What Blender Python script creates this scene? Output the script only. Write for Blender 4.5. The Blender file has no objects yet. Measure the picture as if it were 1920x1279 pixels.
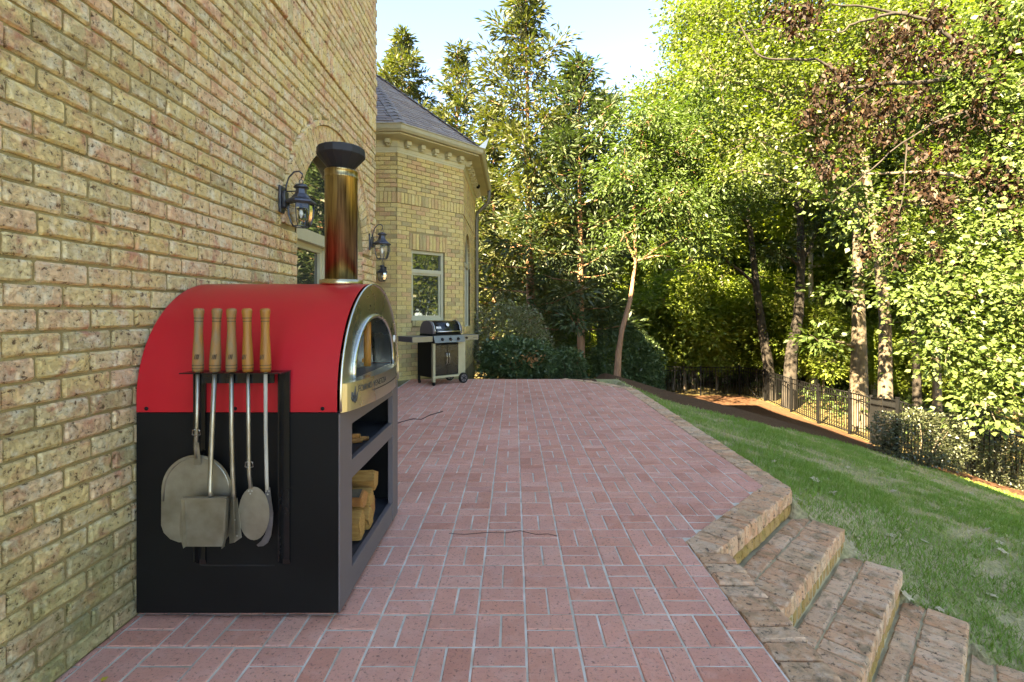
import bpy, math, random
import numpy as np
from mathutils import Matrix, Vector
R = math.radians
random.seed(7)
rng = np.random.default_rng(11)
scene = bpy.context.scene
C = scene.collection

# ------------------------------------------------------------------ camera, sky, sun, exposure
F, CX, CY, H = 920.0, 964.0, 584.0, 1.29          # focal length / vanishing point in photo pixels, eye height
cam_d = bpy.data.cameras.new('camera')
cam = bpy.data.objects.new('camera', cam_d); C.objects.link(cam)
cam.location = (0, 0, H); cam.rotation_euler = (R(90), 0, 0)
cam_d.sensor_width = 36; cam_d.lens = F / 1920 * 36
cam_d.shift_x = -(CX - 960) / 1920; cam_d.shift_y = -(639.5 - CY) / 1920
cam_d.clip_start = 0.05; cam_d.clip_end = 2000
scene.camera = cam
SUN_EL, SUN_AZ = 37.0, 221.0                       # azimuth from +Y clockwise: behind the camera, over the house
sd = Vector((math.sin(R(SUN_AZ)) * math.cos(R(SUN_EL)), math.cos(R(SUN_AZ)) * math.cos(R(SUN_EL)), math.sin(R(SUN_EL))))
world = bpy.data.worlds.new('World'); scene.world = world; world.use_nodes = True
wn = world.node_tree; wn.nodes.clear()
sky = wn.nodes.new('ShaderNodeTexSky'); sky.sky_type = 'NISHITA'; sky.sun_disc = False
sky.sun_elevation = R(SUN_EL); sky.sun_rotation = R(SUN_AZ); sky.air_density = 0.52; sky.dust_density = 0.2; sky.ozone_density = 5.0
bg = wn.nodes.new('ShaderNodeBackground'); bg.inputs['Strength'].default_value = 0.052
wo = wn.nodes.new('ShaderNodeOutputWorld')
wn.links.new(sky.outputs[0], bg.inputs[0]); wn.links.new(bg.outputs[0], wo.inputs[0])
sl = bpy.data.lights.new('sun', 'SUN'); sl.energy = 2.5; sl.angle = R(0.5); sl.color = (1, 0.93, 0.8)
sun = bpy.data.objects.new('sun', sl); C.objects.link(sun)
sun.rotation_euler = (-sd).to_track_quat('-Z', 'Y').to_euler(); sun.location = (-20, -10, 30)
vs = scene.view_settings; vs.view_transform = 'Standard'; vs.look = 'None'; vs.gamma = 1; vs.exposure = 4.87
vs.use_white_balance = True; vs.white_balance_temperature = 9800; vs.white_balance_tint = 8
vs.use_curve_mapping = False

# ------------------------------------------------------------------ helpers
def P(x, y, Y):
    """photo pixel at depth Y -> world point"""
    return Vector(((x - CX) / F * Y, Y, H - (y - CY) / F * Y))

def sstep(a, b, x):
    t = np.clip((np.asarray(x, float) - a) / (b - a), 0, 1)
    return t * t * (3 - 2 * t)

def mesh_np(name, verts, faces_flat, nper, mat, rnd=None, smooth=False):
    me = bpy.data.meshes.new(name)
    nv = len(verts); nf = len(faces_flat) // nper
    me.vertices.add(nv); me.vertices.foreach_set('co', np.asarray(verts, np.float32).ravel())
    me.loops.add(nf * nper); me.loops.foreach_set('vertex_index', np.asarray(faces_flat, np.int32))
    me.polygons.add(nf)
    me.polygons.foreach_set('loop_start', np.arange(0, nf * nper, nper, dtype=np.int32))
    me.polygons.foreach_set('loop_total', np.full(nf, nper, np.int32))
    if smooth: me.polygons.foreach_set('use_smooth', np.ones(nf, bool))
    me.update(calc_edges=True)
    if rnd is not None:
        a = me.attributes.new('rnd', 'FLOAT', 'FACE'); a.data.foreach_set('value', np.asarray(rnd, np.float32))
    if mat: me.materials.append(mat)
    return me

LOC = {}
def link(name, me, parent=None, local=False):
    o = bpy.data.objects.new(name, me); C.objects.link(o)
    if parent is not None:
        o.parent = parent
        if not local and parent.name in LOC: o.matrix_parent_inverse = Matrix.Translation(-LOC[parent.name])
    return o

def tag(o, label=None, cat=None, group=None, kind=None):
    if label: o['label'] = label
    if cat: o['category'] = cat
    if group: o['group'] = group
    if kind: o['kind'] = kind
    return o

def thing(name, loc, label, cat, group=None, rz=0):
    o = bpy.data.objects.new(name, None); C.objects.link(o); o.empty_display_size = 0.1
    o.location = loc; o.rotation_euler = (0, 0, rz); LOC[o.name] = Vector(loc)
    return tag(o, label, cat, group)

class MB:
    def __init__(s): s.v = []; s.f = []; s.r = []; s.cur = 0.5; s.sm = []
    def add(s, vs, fs, smooth=False):
        b = len(s.v); s.v += [tuple(v) for v in vs]
        for f in fs: s.f.append([b + i for i in f]); s.r.append(s.cur); s.sm.append(smooth)
    def box(s, x0, x1, y0, y1, z0, z1, bev=0.0, M=None):
        """box; bev>0 chamfers all the edges"""
        c = Vector(((x0 + x1) / 2, (y0 + y1) / 2, (z0 + z1) / 2)); h = Vector((abs(x1 - x0) / 2, abs(y1 - y0) / 2, abs(z1 - z0) / 2))
        if bev <= 0:
            vs = [Vector((c.x + sx * h.x, c.y + sy * h.y, c.z + sz * h.z)) for sx in (-1, 1) for sy in (-1, 1) for sz in (-1, 1)]
            fs = [(0, 1, 3, 2), (4, 6, 7, 5), (0, 4, 5, 1), (2, 3, 7, 6), (0, 2, 6, 4), (1, 5, 7, 3)]
        else:
            b = min(bev, h.x * .9, h.y * .9, h.z * .9); vs = []; idx = {}
            for sx in (-1, 1):
                for sy in (-1, 1):
                    for sz in (-1, 1):
                        for ax in range(3):
                            d = [h.x - b, h.y - b, h.z - b]; d[ax] += b
                            idx[(sx, sy, sz, ax)] = len(vs)
                            vs.append(Vector((c.x + sx * d[0], c.y + sy * d[1], c.z + sz * d[2])))
            fs = []
            for ax in range(3):
                for sg in (-1, 1):
                    q = []
                    for (a, b2) in ((-1, -1), (1, -1), (1, 1), (-1, 1)):
                        k = [0, 0, 0]; k[ax] = sg; o1, o2 = (ax + 1) % 3, (ax + 2) % 3; k[o1] = a; k[o2] = b2
                        q.append(idx[(k[0], k[1], k[2], ax)])
                    fs.append(q if sg > 0 else q[::-1])
            for ax in range(3):
                o1, o2 = (ax + 1) % 3, (ax + 2) % 3
                for a in (-1, 1):
                    for b2 in (-1, 1):
                        k0 = [0, 0, 0]; k0[ax] = -1; k0[o1] = a; k0[o2] = b2
                        k1 = list(k0); k1[ax] = 1
                        q = [idx[(*k0, o1)], idx[(*k1, o1)], idx[(*k1, o2)], idx[(*k0, o2)]]
                        fs.append(q if a * b2 < 0 else q[::-1])
            for sx in (-1, 1):
                for sy in (-1, 1):
                    for sz in (-1, 1):
                        q = [idx[(sx, sy, sz, 0)], idx[(sx, sy, sz, 1)], idx[(sx, sy, sz, 2)]]
                        fs.append(q if sx * sy * sz > 0 else q[::-1])
        if M is not None: vs = [M @ v for v in vs]
        s.add(vs, fs)
        return s
    def prism(s, poly, d, smooth=False):
        """poly: list of 3-D points (a planar outline), extruded by vector d"""
        n = len(poly); d = Vector(d); vs = [Vector(p) for p in poly] + [Vector(p) + d for p in poly]
        s.add(vs, [list(range(n))[::-1], list(range(n, 2 * n))])
        b = len(s.v) - 2 * n
        for i in range(n):
            j = (i + 1) % n; s.f.append([b + i, b + j, b + n + j, b + n + i]); s.r.append(s.cur); s.sm.append(smooth)
        return s
    def tube(s, pts, rads, seg=8, cap=True):
        pts = [Vector(p) for p in pts]; n = len(pts)
        if not hasattr(rads, '__len__'): rads = [rads] * n
        vs = []; up = Vector((0.13, 0.21, 0.97))
        for i, p in enumerate(pts):
            t = (pts[min(i + 1, n - 1)] - pts[max(i - 1, 0)]).normalized()
            a = t.cross(up)
            if a.length < 1e-3: a = t.cross(Vector((1, 0, 0)))
            a.normalize(); b = t.cross(a)
            for k in range(seg):
                an = 2 * math.pi * k / seg; vs.append(p + (a * math.cos(an) + b * math.sin(an)) * rads[i])
        fs = []
        for i in range(n - 1):
            for k in range(seg):
                k2 = (k + 1) % seg; fs.append((i * seg + k, i * seg + k2, (i + 1) * seg + k2, (i + 1) * seg + k))
        b0 = len(s.f); s.add(vs, fs, True)
        if cap:
            b = len(s.v) - len(vs)
            s.f.append([b + k for k in range(seg)][::-1]); s.r.append(s.cur); s.sm.append(False)
            s.f.append([b + (n - 1) * seg + k for k in range(seg)]); s.r.append(s.cur); s.sm.append(False)
        return s
    def lathe(s, prof, c=(0, 0, 0), seg=20, smooth=True, rot=0):
        vs = []; fs = []; n = len(prof)
        for (r, z) in prof:
            for k in range(seg):
                a = 2 * math.pi * k / seg + rot; vs.append((c[0] + r * math.cos(a), c[1] + r * math.sin(a), c[2] + z))
        for i in range(n - 1):
            for k in range(seg):
                k2 = (k + 1) % seg; fs.append((i * seg + k, i * seg + k2, (i + 1) * seg + k2, (i + 1) * seg + k))
        s.add(vs, fs, smooth)
        b = len(s.v) - len(vs)
        s.f.append([b + k for k in range(seg)][::-1]); s.r.append(s.cur); s.sm.append(False)
        s.f.append([b + (n - 1) * seg + k for k in range(seg)]); s.r.append(s.cur); s.sm.append(False)
        return s
    def mesh(s, name, mat):
        me = bpy.data.meshes.new(name); me.from_pydata(s.v, [], s.f)
        me.polygons.foreach_set('use_smooth', s.sm)
        a = me.attributes.new('rnd', 'FLOAT', 'FACE'); a.data.foreach_set('value', s.r)
        if mat: me.materials.append(mat)
        me.update(); return me
    def build(s, name, mat, parent=None, local=False):
        return link(name, s.mesh(name, mat), parent, local)

# ------------------------------------------------------------------ materials
def nodes(m):
    m.use_nodes = True; t = m.node_tree; t.nodes.clear(); return t, t.nodes, t.links
def mat_plain(name, col, rough=0.6, metal=0.0, var=0.12, scale=8, bump=0.0, bscale=60, spec=0.5, stretch=None, vcol=None):
    m = bpy.data.materials.new(name); t, N, L = nodes(m)
    b = N.new('ShaderNodeBsdfPrincipled'); o = N.new('ShaderNodeOutputMaterial'); L.new(b.outputs[0], o.inputs[0])
    b.inputs['Roughness'].default_value = rough; b.inputs['Metallic'].default_value = metal
    b.inputs['Specular IOR Level'].default_value = spec
    tc = N.new('ShaderNodeTexCoord'); mp = N.new('ShaderNodeMapping'); L.new(tc.outputs['Object'], mp.inputs[0])
    if stretch: mp.inputs['Scale'].default_value = stretch
    nz = N.new('ShaderNodeTexNoise'); nz.inputs['Scale'].default_value = scale; nz.inputs['Detail'].default_value = 6; L.new(mp.outputs[0], nz.inputs[0])
    mx = N.new('ShaderNodeMix'); mx.data_type = 'RGBA'
    c2 = vcol or tuple(min(1, c * (1 + var)) for c in col); c1 = tuple(c * (1 - var) for c in col) if not vcol else col
    mx.inputs['A'].default_value = (*c1, 1); mx.inputs['B'].default_value = (*c2, 1)
    rp = N.new('ShaderNodeMapRange'); rp.inputs[1].default_value = 0.3; rp.inputs[2].default_value = 0.7; L.new(nz.outputs[0], rp.inputs[0])
    L.new(rp.outputs[0], mx.inputs['Factor']); L.new(mx.outputs['Result'], b.inputs['Base Color'])
    rr = N.new('ShaderNodeMapRange'); rr.inputs[3].default_value = max(0, rough - .08); rr.inputs[4].default_value = min(1, rough + .1); L.new(nz.outputs[0], rr.inputs[0]); L.new(rr.outputs[0], b.inputs['Roughness'])
    if bump:
        n2 = N.new('ShaderNodeTexNoise'); n2.inputs['Scale'].default_value = bscale; n2.inputs['Detail'].default_value = 5; L.new(mp.outputs[0], n2.inputs[0])
        bp = N.new('ShaderNodeBump'); bp.inputs['Strength'].default_value = bump; bp.inputs['Distance'].default_value = 0.01
        L.new(n2.outputs[0], bp.inputs['Height']); L.new(bp.outputs[0], b.inputs['Normal'])
    return m

def mat_brick(name, cols, src, pit=(0.10, 0.07, 0.05), pitamt=0.75, blotch=None, blotch_amt=0.5, rough=0.85, pscale=70, bump=0.5, moss=None, grime=0.0):
    """cols: ramp of per-brick colours; src 'obj' (Object Info random) or 'attr' (face attribute rnd)"""
    m = bpy.data.materials.new(name); t, N, L = nodes(m)
    b = N.new('ShaderNodeBsdfPrincipled'); o = N.new('ShaderNodeOutputMaterial'); L.new(b.outputs[0], o.inputs[0])
    b.inputs['Roughness'].default_value = rough; b.inputs['Specular IOR Level'].default_value = 0.25
    if src == 'obj':
        s = N.new('ShaderNodeObjectInfo').outputs['Random']
    else:
        a = N.new('ShaderNodeAttribute'); a.attribute_name = 'rnd'; s = a.outputs['Fac']
    rp = N.new('ShaderNodeValToRGB'); L.new(s, rp.inputs[0]); e = rp.color_ramp.elements
    while len(e) < len(cols): e.new(0.5)
    for i, c in enumerate(cols): e[i].position = i / (len(cols) - 1); e[i].color = (*c, 1)
    geo = N.new('ShaderNodeNewGeometry'); pos = geo.outputs['Position']
    col = rp.outputs[0]
    def noise(scale, detail=6, rough=0.6, dist=0):
        n = N.new('ShaderNodeTexNoise'); n.inputs['Scale'].default_value = scale; n.inputs['Detail'].default_value = detail
        n.inputs['Roughness'].default_value = rough; n.inputs['Distortion'].default_value = dist; L.new(pos, n.inputs[0]); return n.outputs[0]
    def mr(v, a, b2, c=0.0, d=1.0):
        n = N.new('ShaderNodeMapRange'); n.inputs[1].default_value = a; n.inputs[2].default_value = b2; n.inputs[3].default_value = c; n.inputs[4].default_value = d
        L.new(v, n.inputs[0]); return n.outputs[0]
    def mix(f, A, B, blend='MIX'):
        n = N.new('ShaderNodeMix'); n.data_type = 'RGBA'; n.blend_type = blend
        L.new(f, n.inputs['Factor'])
        if isinstance(A, tuple): n.inputs['A'].default_value = (*A, 1)
        else: L.new(A, n.inputs['A'])
        if isinstance(B, tuple): n.inputs['B'].default_value = (*B, 1)
        else: L.new(B, n.inputs['B'])
        return n.outputs['Result']
    if blotch:
        for k, bc in enumerate(blotch):
            col = mix(mr(noise(9 + 5 * k, 5, .65, .4), .50, .68, 0, blotch_amt), col, bc)
    fine = noise(pscale, 8, .7, .3)
    col = mix(mr(fine, .565, .63, 0, pitamt), col, pit)
    col = mix(mr(noise(pscale * 2.1, 4, .6, .2), .60, .70, 0, pitamt * .7), col, pit)
    col = mix(mr(noise(pscale * .45, 4, .6), .3, .75, 0, .22), col, (0.9, 0.84, 0.7), 'SOFT_LIGHT')
    if grime: col = mix(mr(noise(1.1, 7, .7, .5), .42, .68, 0, grime), col, (.45, .40, .36), 'MULTIPLY')
    if moss:
        sp = N.new('ShaderNodeSeparateXYZ'); L.new(pos, sp.inputs[0])
        mz = mr(sp.outputs['Z'], moss[1], moss[2], 1, 0)
        mm = N.new('ShaderNodeMath'); mm.operation = 'MULTIPLY'; L.new(mz, mm.inputs[0]); L.new(mr(noise(3.5, 6, .65), .35, .7), mm.inputs[1])
        col = mix(mm.outputs[0], col, moss[0])
    L.new(col, b.inputs['Base Color'])
    bp = N.new('ShaderNodeBump'); bp.inputs['Strength'].default_value = bump; bp.inputs['Distance'].default_value = 0.006
    inv = mr(fine, .45, .72, 1, 0); L.new(inv, bp.inputs['Height']); L.new(bp.outputs[0], b.inputs['Normal'])
    return m

def mat_leaf(name, cols, trans=0.45, gloss=0.06, tint=(1.0, 1.1, 0.5)):
    m = bpy.data.materials.new(name); t, N, L = nodes(m)
    a = N.new('ShaderNodeAttribute'); a.attribute_name = 'rnd'
    rp = N.new('ShaderNodeValToRGB'); L.new(a.outputs['Fac'], rp.inputs[0]); e = rp.color_ramp.elements
    while len(e) < len(cols): e.new(0.5)
    for i, c in enumerate(cols): e[i].position = i / (len(cols) - 1); e[i].color = (*c, 1)
    d = N.new('ShaderNodeBsdfDiffuse'); tr = N.new('ShaderNodeBsdfTranslucent'); g = N.new('ShaderNodeBsdfGlossy'); g.inputs['Roughness'].default_value = 0.55
    L.new(rp.outputs[0], d.inputs[0])
    tm = N.new('ShaderNodeMix'); tm.data_type = 'RGBA'; tm.blend_type = 'MULTIPLY'; tm.inputs['Factor'].default_value = 1; tm.inputs['B'].default_value = (*tint, 1)
    L.new(rp.outputs[0], tm.inputs['A']); L.new(tm.outputs['Result'], tr.inputs[0])
    m1 = N.new('ShaderNodeMixShader'); m1.inputs[0].default_value = trans; L.new(d.outputs[0], m1.inputs[1]); L.new(tr.outputs[0], m1.inputs[2])
    m2 = N.new('ShaderNodeMixShader'); m2.inputs[0].default_value = gloss; L.new(m1.outputs[0], m2.inputs[1]); L.new(g.outputs[0], m2.inputs[2])
    o = N.new('ShaderNodeOutputMaterial'); L.new(m2.outputs[0], o.inputs[0]); return m

def mat_glass(name):
    m = bpy.data.materials.new(name); t, N, L = nodes(m)
    b = N.new('ShaderNodeBsdfPrincipled'); o = N.new('ShaderNodeOutputMaterial'); L.new(b.outputs[0], o.inputs[0])
    b.inputs['Base Color'].default_value = (0.03, 0.035, 0.03, 1); b.inputs['Roughness'].default_value = 0.02; b.inputs['IOR'].default_value = 2.3
    nz = N.new('ShaderNodeTexNoise'); nz.inputs['Scale'].default_value = 2.5; bp = N.new('ShaderNodeBump'); bp.inputs['Strength'].default_value = .04; bp.inputs['Distance'].default_value = .02
    L.new(nz.outputs[0], bp.inputs['Height']); L.new(bp.outputs[0], b.inputs['Normal']); return m
def mat_clear(name):
    m = bpy.data.materials.new(name); t, N, L = nodes(m)
    tr = N.new('ShaderNodeBsdfTransparent'); tr.inputs[0].default_value = (.93, .95, .95, 1); g = N.new('ShaderNodeBsdfGlossy'); g.inputs['Roughness'].default_value = .06
    fr = N.new('ShaderNodeFresnel'); fr.inputs[0].default_value = 1.6; mx = N.new('ShaderNodeMixShader'); L.new(fr.outputs[0], mx.inputs[0]); L.new(tr.outputs[0], mx.inputs[1]); L.new(g.outputs[0], mx.inputs[2])
    o = N.new('ShaderNodeOutputMaterial'); L.new(mx.outputs[0], o.inputs[0]); return m

TAN = [(0.71, 0.52, 0.23), (0.75, 0.56, 0.28), (0.76, 0.49, 0.29), (0.79, 0.62, 0.32), (0.50, 0.39, 0.20), (0.75, 0.55, 0.24), (0.78, 0.52, 0.31), (0.71, 0.53, 0.23), (0.79, 0.62, 0.30)]
MK = (( .20, .19, .06), 0.0, 1.1)
M_wallbrick_o = mat_brick('wall_brick_piece', TAN, 'obj', pit=(.13, .075, .035), pitamt=.95, pscale=44, bump=1.0, grime=.2, blotch=[(.54, .22, .14), (.80, .70, .48)], blotch_amt=.85, moss=MK)
M_wallbrick_a = mat_brick('wall_brick_courses', TAN, 'attr', pit=(.13, .075, .035), pitamt=.95, pscale=44, bump=1.0, grime=.2, blotch=[(.54, .22, .14), (.80, .70, .48)], blotch_amt=.85, moss=MK)
BAYC = [(.54, .40, .15), (.58, .44, .18), (.58, .43, .16), (.62, .48, .21), (.34, .27, .13), (.56, .41, .16), (.52, .32, .16), (.58, .45, .18)]
M_baybrick = mat_brick('bay_brick_courses', BAYC, 'attr', blotch=[(.42, .20, .12)], blotch_amt=.45)
PAV = [(.68, .285, .20), (.72, .335, .25), (.60, .24, .165), (.74, .365, .275), (.66, .28, .195), (.70, .315, .23), (.63, .285, .215)]
M_pav_o = mat_brick('paver_piece', PAV, 'obj', pit=(.20, .10, .08), pitamt=.8, pscale=70, bump=.5, grime=.3, blotch=[(.74, .41, .33)], blotch_amt=.4)
M_pav_a = mat_brick('paver_field', PAV, 'attr', pit=(.20, .10, .08), pitamt=.8, pscale=70, bump=.5, grime=.3, blotch=[(.74, .41, .33)], blotch_amt=.4)
BRD = [(.62, .31, .17), (.66, .36, .21), (.50, .26, .14), (.68, .42, .27), (.56, .33, .19)]
M_border = mat_brick('weathered_brick', BRD, 'obj', pit=(.07, .055, .04), pitamt=.85, pscale=38, bump=.8, blotch=[(.17, .14, .08), (.66, .46, .32)], blotch_amt=.75)
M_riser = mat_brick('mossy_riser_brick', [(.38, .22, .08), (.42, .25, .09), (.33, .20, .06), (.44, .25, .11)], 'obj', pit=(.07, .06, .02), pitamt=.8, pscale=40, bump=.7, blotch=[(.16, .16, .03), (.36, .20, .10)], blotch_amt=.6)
M_mortar_wall = mat_plain('wall_mortar', (.30, .235, .11), .95, var=.25, scale=5, bump=.6, bscale=150, spec=.2)
M_mortar_pav = mat_plain('pale_patio_mortar', (.40, .35, .26), .95, scale=7, vcol=(.76, .69, .58), bump=.5, bscale=180, spec=.2)
M_mortar_step = mat_plain('step_mortar', (.40, .33, .20), .95, var=.3, scale=7, bump=.6, bscale=120, spec=.2)
M_red = mat_plain('red_enamel', (.47, .008, .016), .34, var=.06, scale=3, spec=.5)
M_black = mat_plain('black_powder_coat', (.005, .0047, .0042), .5, var=.3, scale=3, spec=.22)
M_blackgloss = mat_plain('gloss_black', (.006, .006, .006), .25, var=.1)
M_greysteel = mat_plain('taupe_powder_coat', (.115, .092, .09), .5, var=.08, scale=4)
M_dark_in = mat_plain('dark_interior', (.03, .03, .034), .5, var=.5, scale=14)
M_soot = mat_plain('soot', (.02, .018, .016), .95, var=.4, scale=8)
M_steel = mat_plain('brushed_steel', (.58, .57, .50), .27, 1.0, var=.06, scale=3)
M_tool = mat_plain('worn_aluminium', (.27, .245, .18), .38, .85, scale=9, vcol=(.48, .45, .37), bump=.08, bscale=60)
M_dkblade = mat_plain('dark_spring_steel', (.22, .22, .23), .35, .9, var=.3, scale=14)
M_flue = mat_plain('stained_flue_reflections', (.10, .066, .034), .30, 1.0, scale=5, stretch=(16, 16, .9), vcol=(.44, .33, .15), bump=.02, bscale=30)  # vertical streaks paint reflected bands into the colour along with the stain
M_flue2 = mat_plain('flue_collar_steel', (.40, .34, .22), .25, 1.0, scale=6, vcol=(.6, .5, .3))
M_cap = mat_plain('flue_cap_black', (.009, .009, .011), .6, var=.2)
M_wood = mat_plain('turned_wood', (.27, .10, .013), .5, scale=4, stretch=(14, 14, 1.4), vcol=(.38, .165, .025), bump=.1, bscale=40)
M_woodworn = mat_plain('worn_grey_wood', (.31, .125, .02), .6, scale=5, stretch=(12, 12, 3), vcol=(.20, .145, .07), bump=.15, bscale=40)
M_ring = mat_plain('burnt_ring', (.07, .04, .02), .8)
M_log = mat_plain('split_firewood', (.32, .14, .028), .85, scale=7, stretch=(2, 14, 14), vcol=(.48, .25, .065), bump=.6, bscale=30)
M_log2 = mat_plain('split_red_firewood', (.32, .11, .025), .85, scale=7, stretch=(2, 14, 14), vcol=(.45, .19, .05), bump=.6, bscale=30)
M_bark = mat_plain('firewood_bark', (.10, .07, .04), .9, var=.4, scale=16, bump=.8, bscale=30)
M_ink = mat_plain('engraved_dark', (.05, .05, .045), .6)
M_white = mat_plain('white_enamel', (.75, .75, .72), .4, var=.05)
M_iron = mat_plain('fence_black', (.005, .005, .005), .5, var=.15, spec=.2)
M_lantern = mat_plain('lantern_pewter', (.075, .075, .085), .38, .65, var=.3, scale=25)
M_clear = mat_clear('lantern_glass')
M_glass = mat_glass('window_glass')
M_grillsteel = mat_plain('grill_stainless', (.22, .22, .20), .38, .8, var=.06, scale=3)
M_frame = mat_plain('olive_cream_paint', (.42, .39, .26), .55, var=.06)
M_trim = mat_plain('cornice_cream_paint', (.50, .46, .29), .6, var=.10, scale=3)
M_gutter = mat_plain('tan_gutter', (.36, .31, .18), .5, var=.08)
M_downspout = mat_plain('bronze_downspout', (.13, .11, .07), .5, var=.1)
M_plain_house = mat_plain('house_body', (.40, .32, .2), .9, var=.1)
M_shingle = mat_brick('slate_grey_shingle', [(.21, .165, .145), (.27, .22, .195), (.235, .185, .16), (.31, .255, .22), (.255, .20, .175)], 'attr', pit=(.08, .07, .08), pitamt=.4, pscale=60, bump=.3)
M_bark1 = mat_plain('grey_brown_bark', (.075, .056, .038), .9, scale=3, stretch=(6, 6, 1.2), vcol=(.16, .13, .09), bump=.9, bscale=14)
M_bark2 = mat_plain('reddish_cedar_bark', (.20, .09, .045), .9, scale=4, stretch=(8, 8, .8), vcol=(.33, .18, .10), bump=.9, bscale=16)
M_bark3 = mat_plain('pale_bark', (.32, .29, .23), .9, scale=4, vcol=(.48, .44, .36), bump=.6, bscale=16)
M_bark4 = mat_plain('dark_bark', (.016, .013, .010), .9, scale=4, vcol=(.045, .036, .028), bump=.9, bscale=14)
LF_conA = mat_leaf('cedar_needles', [(0.074, 0.081, 0.015), (0.047, 0.068, 0.018), (0.095, 0.096, 0.018), (0.040, 0.062, 0.018), (0.084, 0.090, 0.021)], .35)
LF_conB = mat_leaf('dark_conifer_needles', [(0.040, 0.069, 0.023), (0.055, 0.087, 0.026), (0.032, 0.056, 0.021), (0.078, 0.101, 0.030)], .3)
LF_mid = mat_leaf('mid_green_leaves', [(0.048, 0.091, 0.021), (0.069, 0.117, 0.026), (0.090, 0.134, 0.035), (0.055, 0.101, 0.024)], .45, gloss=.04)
LF_yel = mat_leaf('yellow_green_leaves', [(0.093, 0.132, 0.018), (0.113, 0.153, 0.022), (0.073, 0.115, 0.020), (0.137, 0.162, 0.029)], .5)
LF_big = mat_leaf('pale_broad_leaves', [(0.087, 0.138, 0.030), (0.110, 0.156, 0.040), (0.064, 0.110, 0.025), (0.129, 0.166, 0.051)], .42, gloss=.04)
LF_dead = mat_leaf('dead_brown_leaves', [(0.022, 0.014, 0.009), (0.035, 0.020, 0.012), (0.017, 0.011, 0.008), (0.084, 0.036, 0.014)], .12, gloss=.02, tint=(1.2, .7, .4))
LF_dark = mat_leaf('glossy_holly_leaves', [(0.048, 0.086, 0.023), (0.075, 0.121, 0.034), (0.034, 0.067, 0.021), (0.103, 0.149, 0.046)], .2, gloss=.06)
LF_hedge = mat_leaf('grey_green_hedge_leaves', [(0.128, 0.153, 0.038), (0.192, 0.192, 0.090), (0.217, 0.192, 0.128), (0.102, 0.140, 0.032), (0.255, 0.229, 0.153)], .35)
LF_box = mat_leaf('boxwood_leaves', [(0.037, 0.053, 0.014), (0.056, 0.071, 0.022), (0.031, 0.043, 0.012), (0.081, 0.087, 0.034)], .3, gloss=.1)
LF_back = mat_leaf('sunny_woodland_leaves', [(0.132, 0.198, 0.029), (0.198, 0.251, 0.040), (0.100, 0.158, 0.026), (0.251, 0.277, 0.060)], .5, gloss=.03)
LF_orange = mat_leaf('orange_dry_leaves', [(.30, .13, .04), (.38, .18, .06)], .3)

def mat_lawn():
    m = bpy.data.materials.new('lawn_soil'); t, N, L = nodes(m)
    b = N.new('ShaderNodeBsdfPrincipled'); o = N.new('ShaderNodeOutputMaterial'); L.new(b.outputs[0], o.inputs[0]); b.inputs['Roughness'].default_value = .95; b.inputs['Specular IOR Level'].default_value = .1
    geo = N.new('ShaderNodeNewGeometry')
    n1 = N.new('ShaderNodeTexNoise'); n1.inputs['Scale'].default_value = 1.3; n1.inputs['Detail'].default_value = 8; n1.inputs['Roughness'].default_value = .7; L.new(geo.outputs[0], n1.inputs[0])
    n2 = N.new('ShaderNodeTexNoise'); n2.inputs['Scale'].default_value = 40; n2.inputs['Detail'].default_value = 6; L.new(geo.outputs[0], n2.inputs[0])
    r1 = N.new('ShaderNodeValToRGB'); e = r1.color_ramp.elements; e[0].position = .36; e[0].color = (.20, .22, .07, 1); e[1].position = .6; e[1].color = (.42, .33, .19, 1)
    L.new(n1.outputs[0], r1.inputs[0])
    mx = N.new('ShaderNodeMix'); mx.data_type = 'RGBA'; mx.blend_type = 'MULTIPLY'; mx.inputs['Factor'].default_value = .7; L.new(r1.outputs[0], mx.inputs['A'])
    r2 = N.new('ShaderNodeMapRange'); r2.inputs[1].default_value = .3; r2.inputs[2].default_value = .7; r2.inputs[3].default_value = .45; r2.inputs[4].default_value = 1.25; L.new(n2.outputs[0], r2.inputs[0]); L.new(r2.outputs[0], mx.inputs['B'])
    L.new(mx.outputs['Result'], b.inputs['Base Color'])
    bp = N.new('ShaderNodeBump'); bp.inputs['Strength'].default_value = .8; bp.inputs['Distance'].default_value = .02; L.new(n2.outputs[0], bp.inputs['Height']); L.new(bp.outputs[0], b.inputs['Normal'])
    return m
M_lawn = mat_lawn()
M_mulch = mat_plain('pine_straw_mulch', (.065, .029, .016), .95, scale=14, vcol=(.13, .07, .04), bump=1.0, bscale=60, spec=.1)
M_litter = mat_plain('leaf_litter', (.10, .075, .035), .95, scale=5, vcol=(.20, .16, .07), bump=1.0, bscale=30, spec=.1)
LF_grass = mat_leaf('grass_blades', [(0.163, 0.275, 0.046), (0.213, 0.312, 0.066), (0.263, 0.338, 0.092), (0.375, 0.350, 0.144), (0.525, 0.425, 0.223)], .3, gloss=.03, tint=(1, 1.05, .6))

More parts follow.
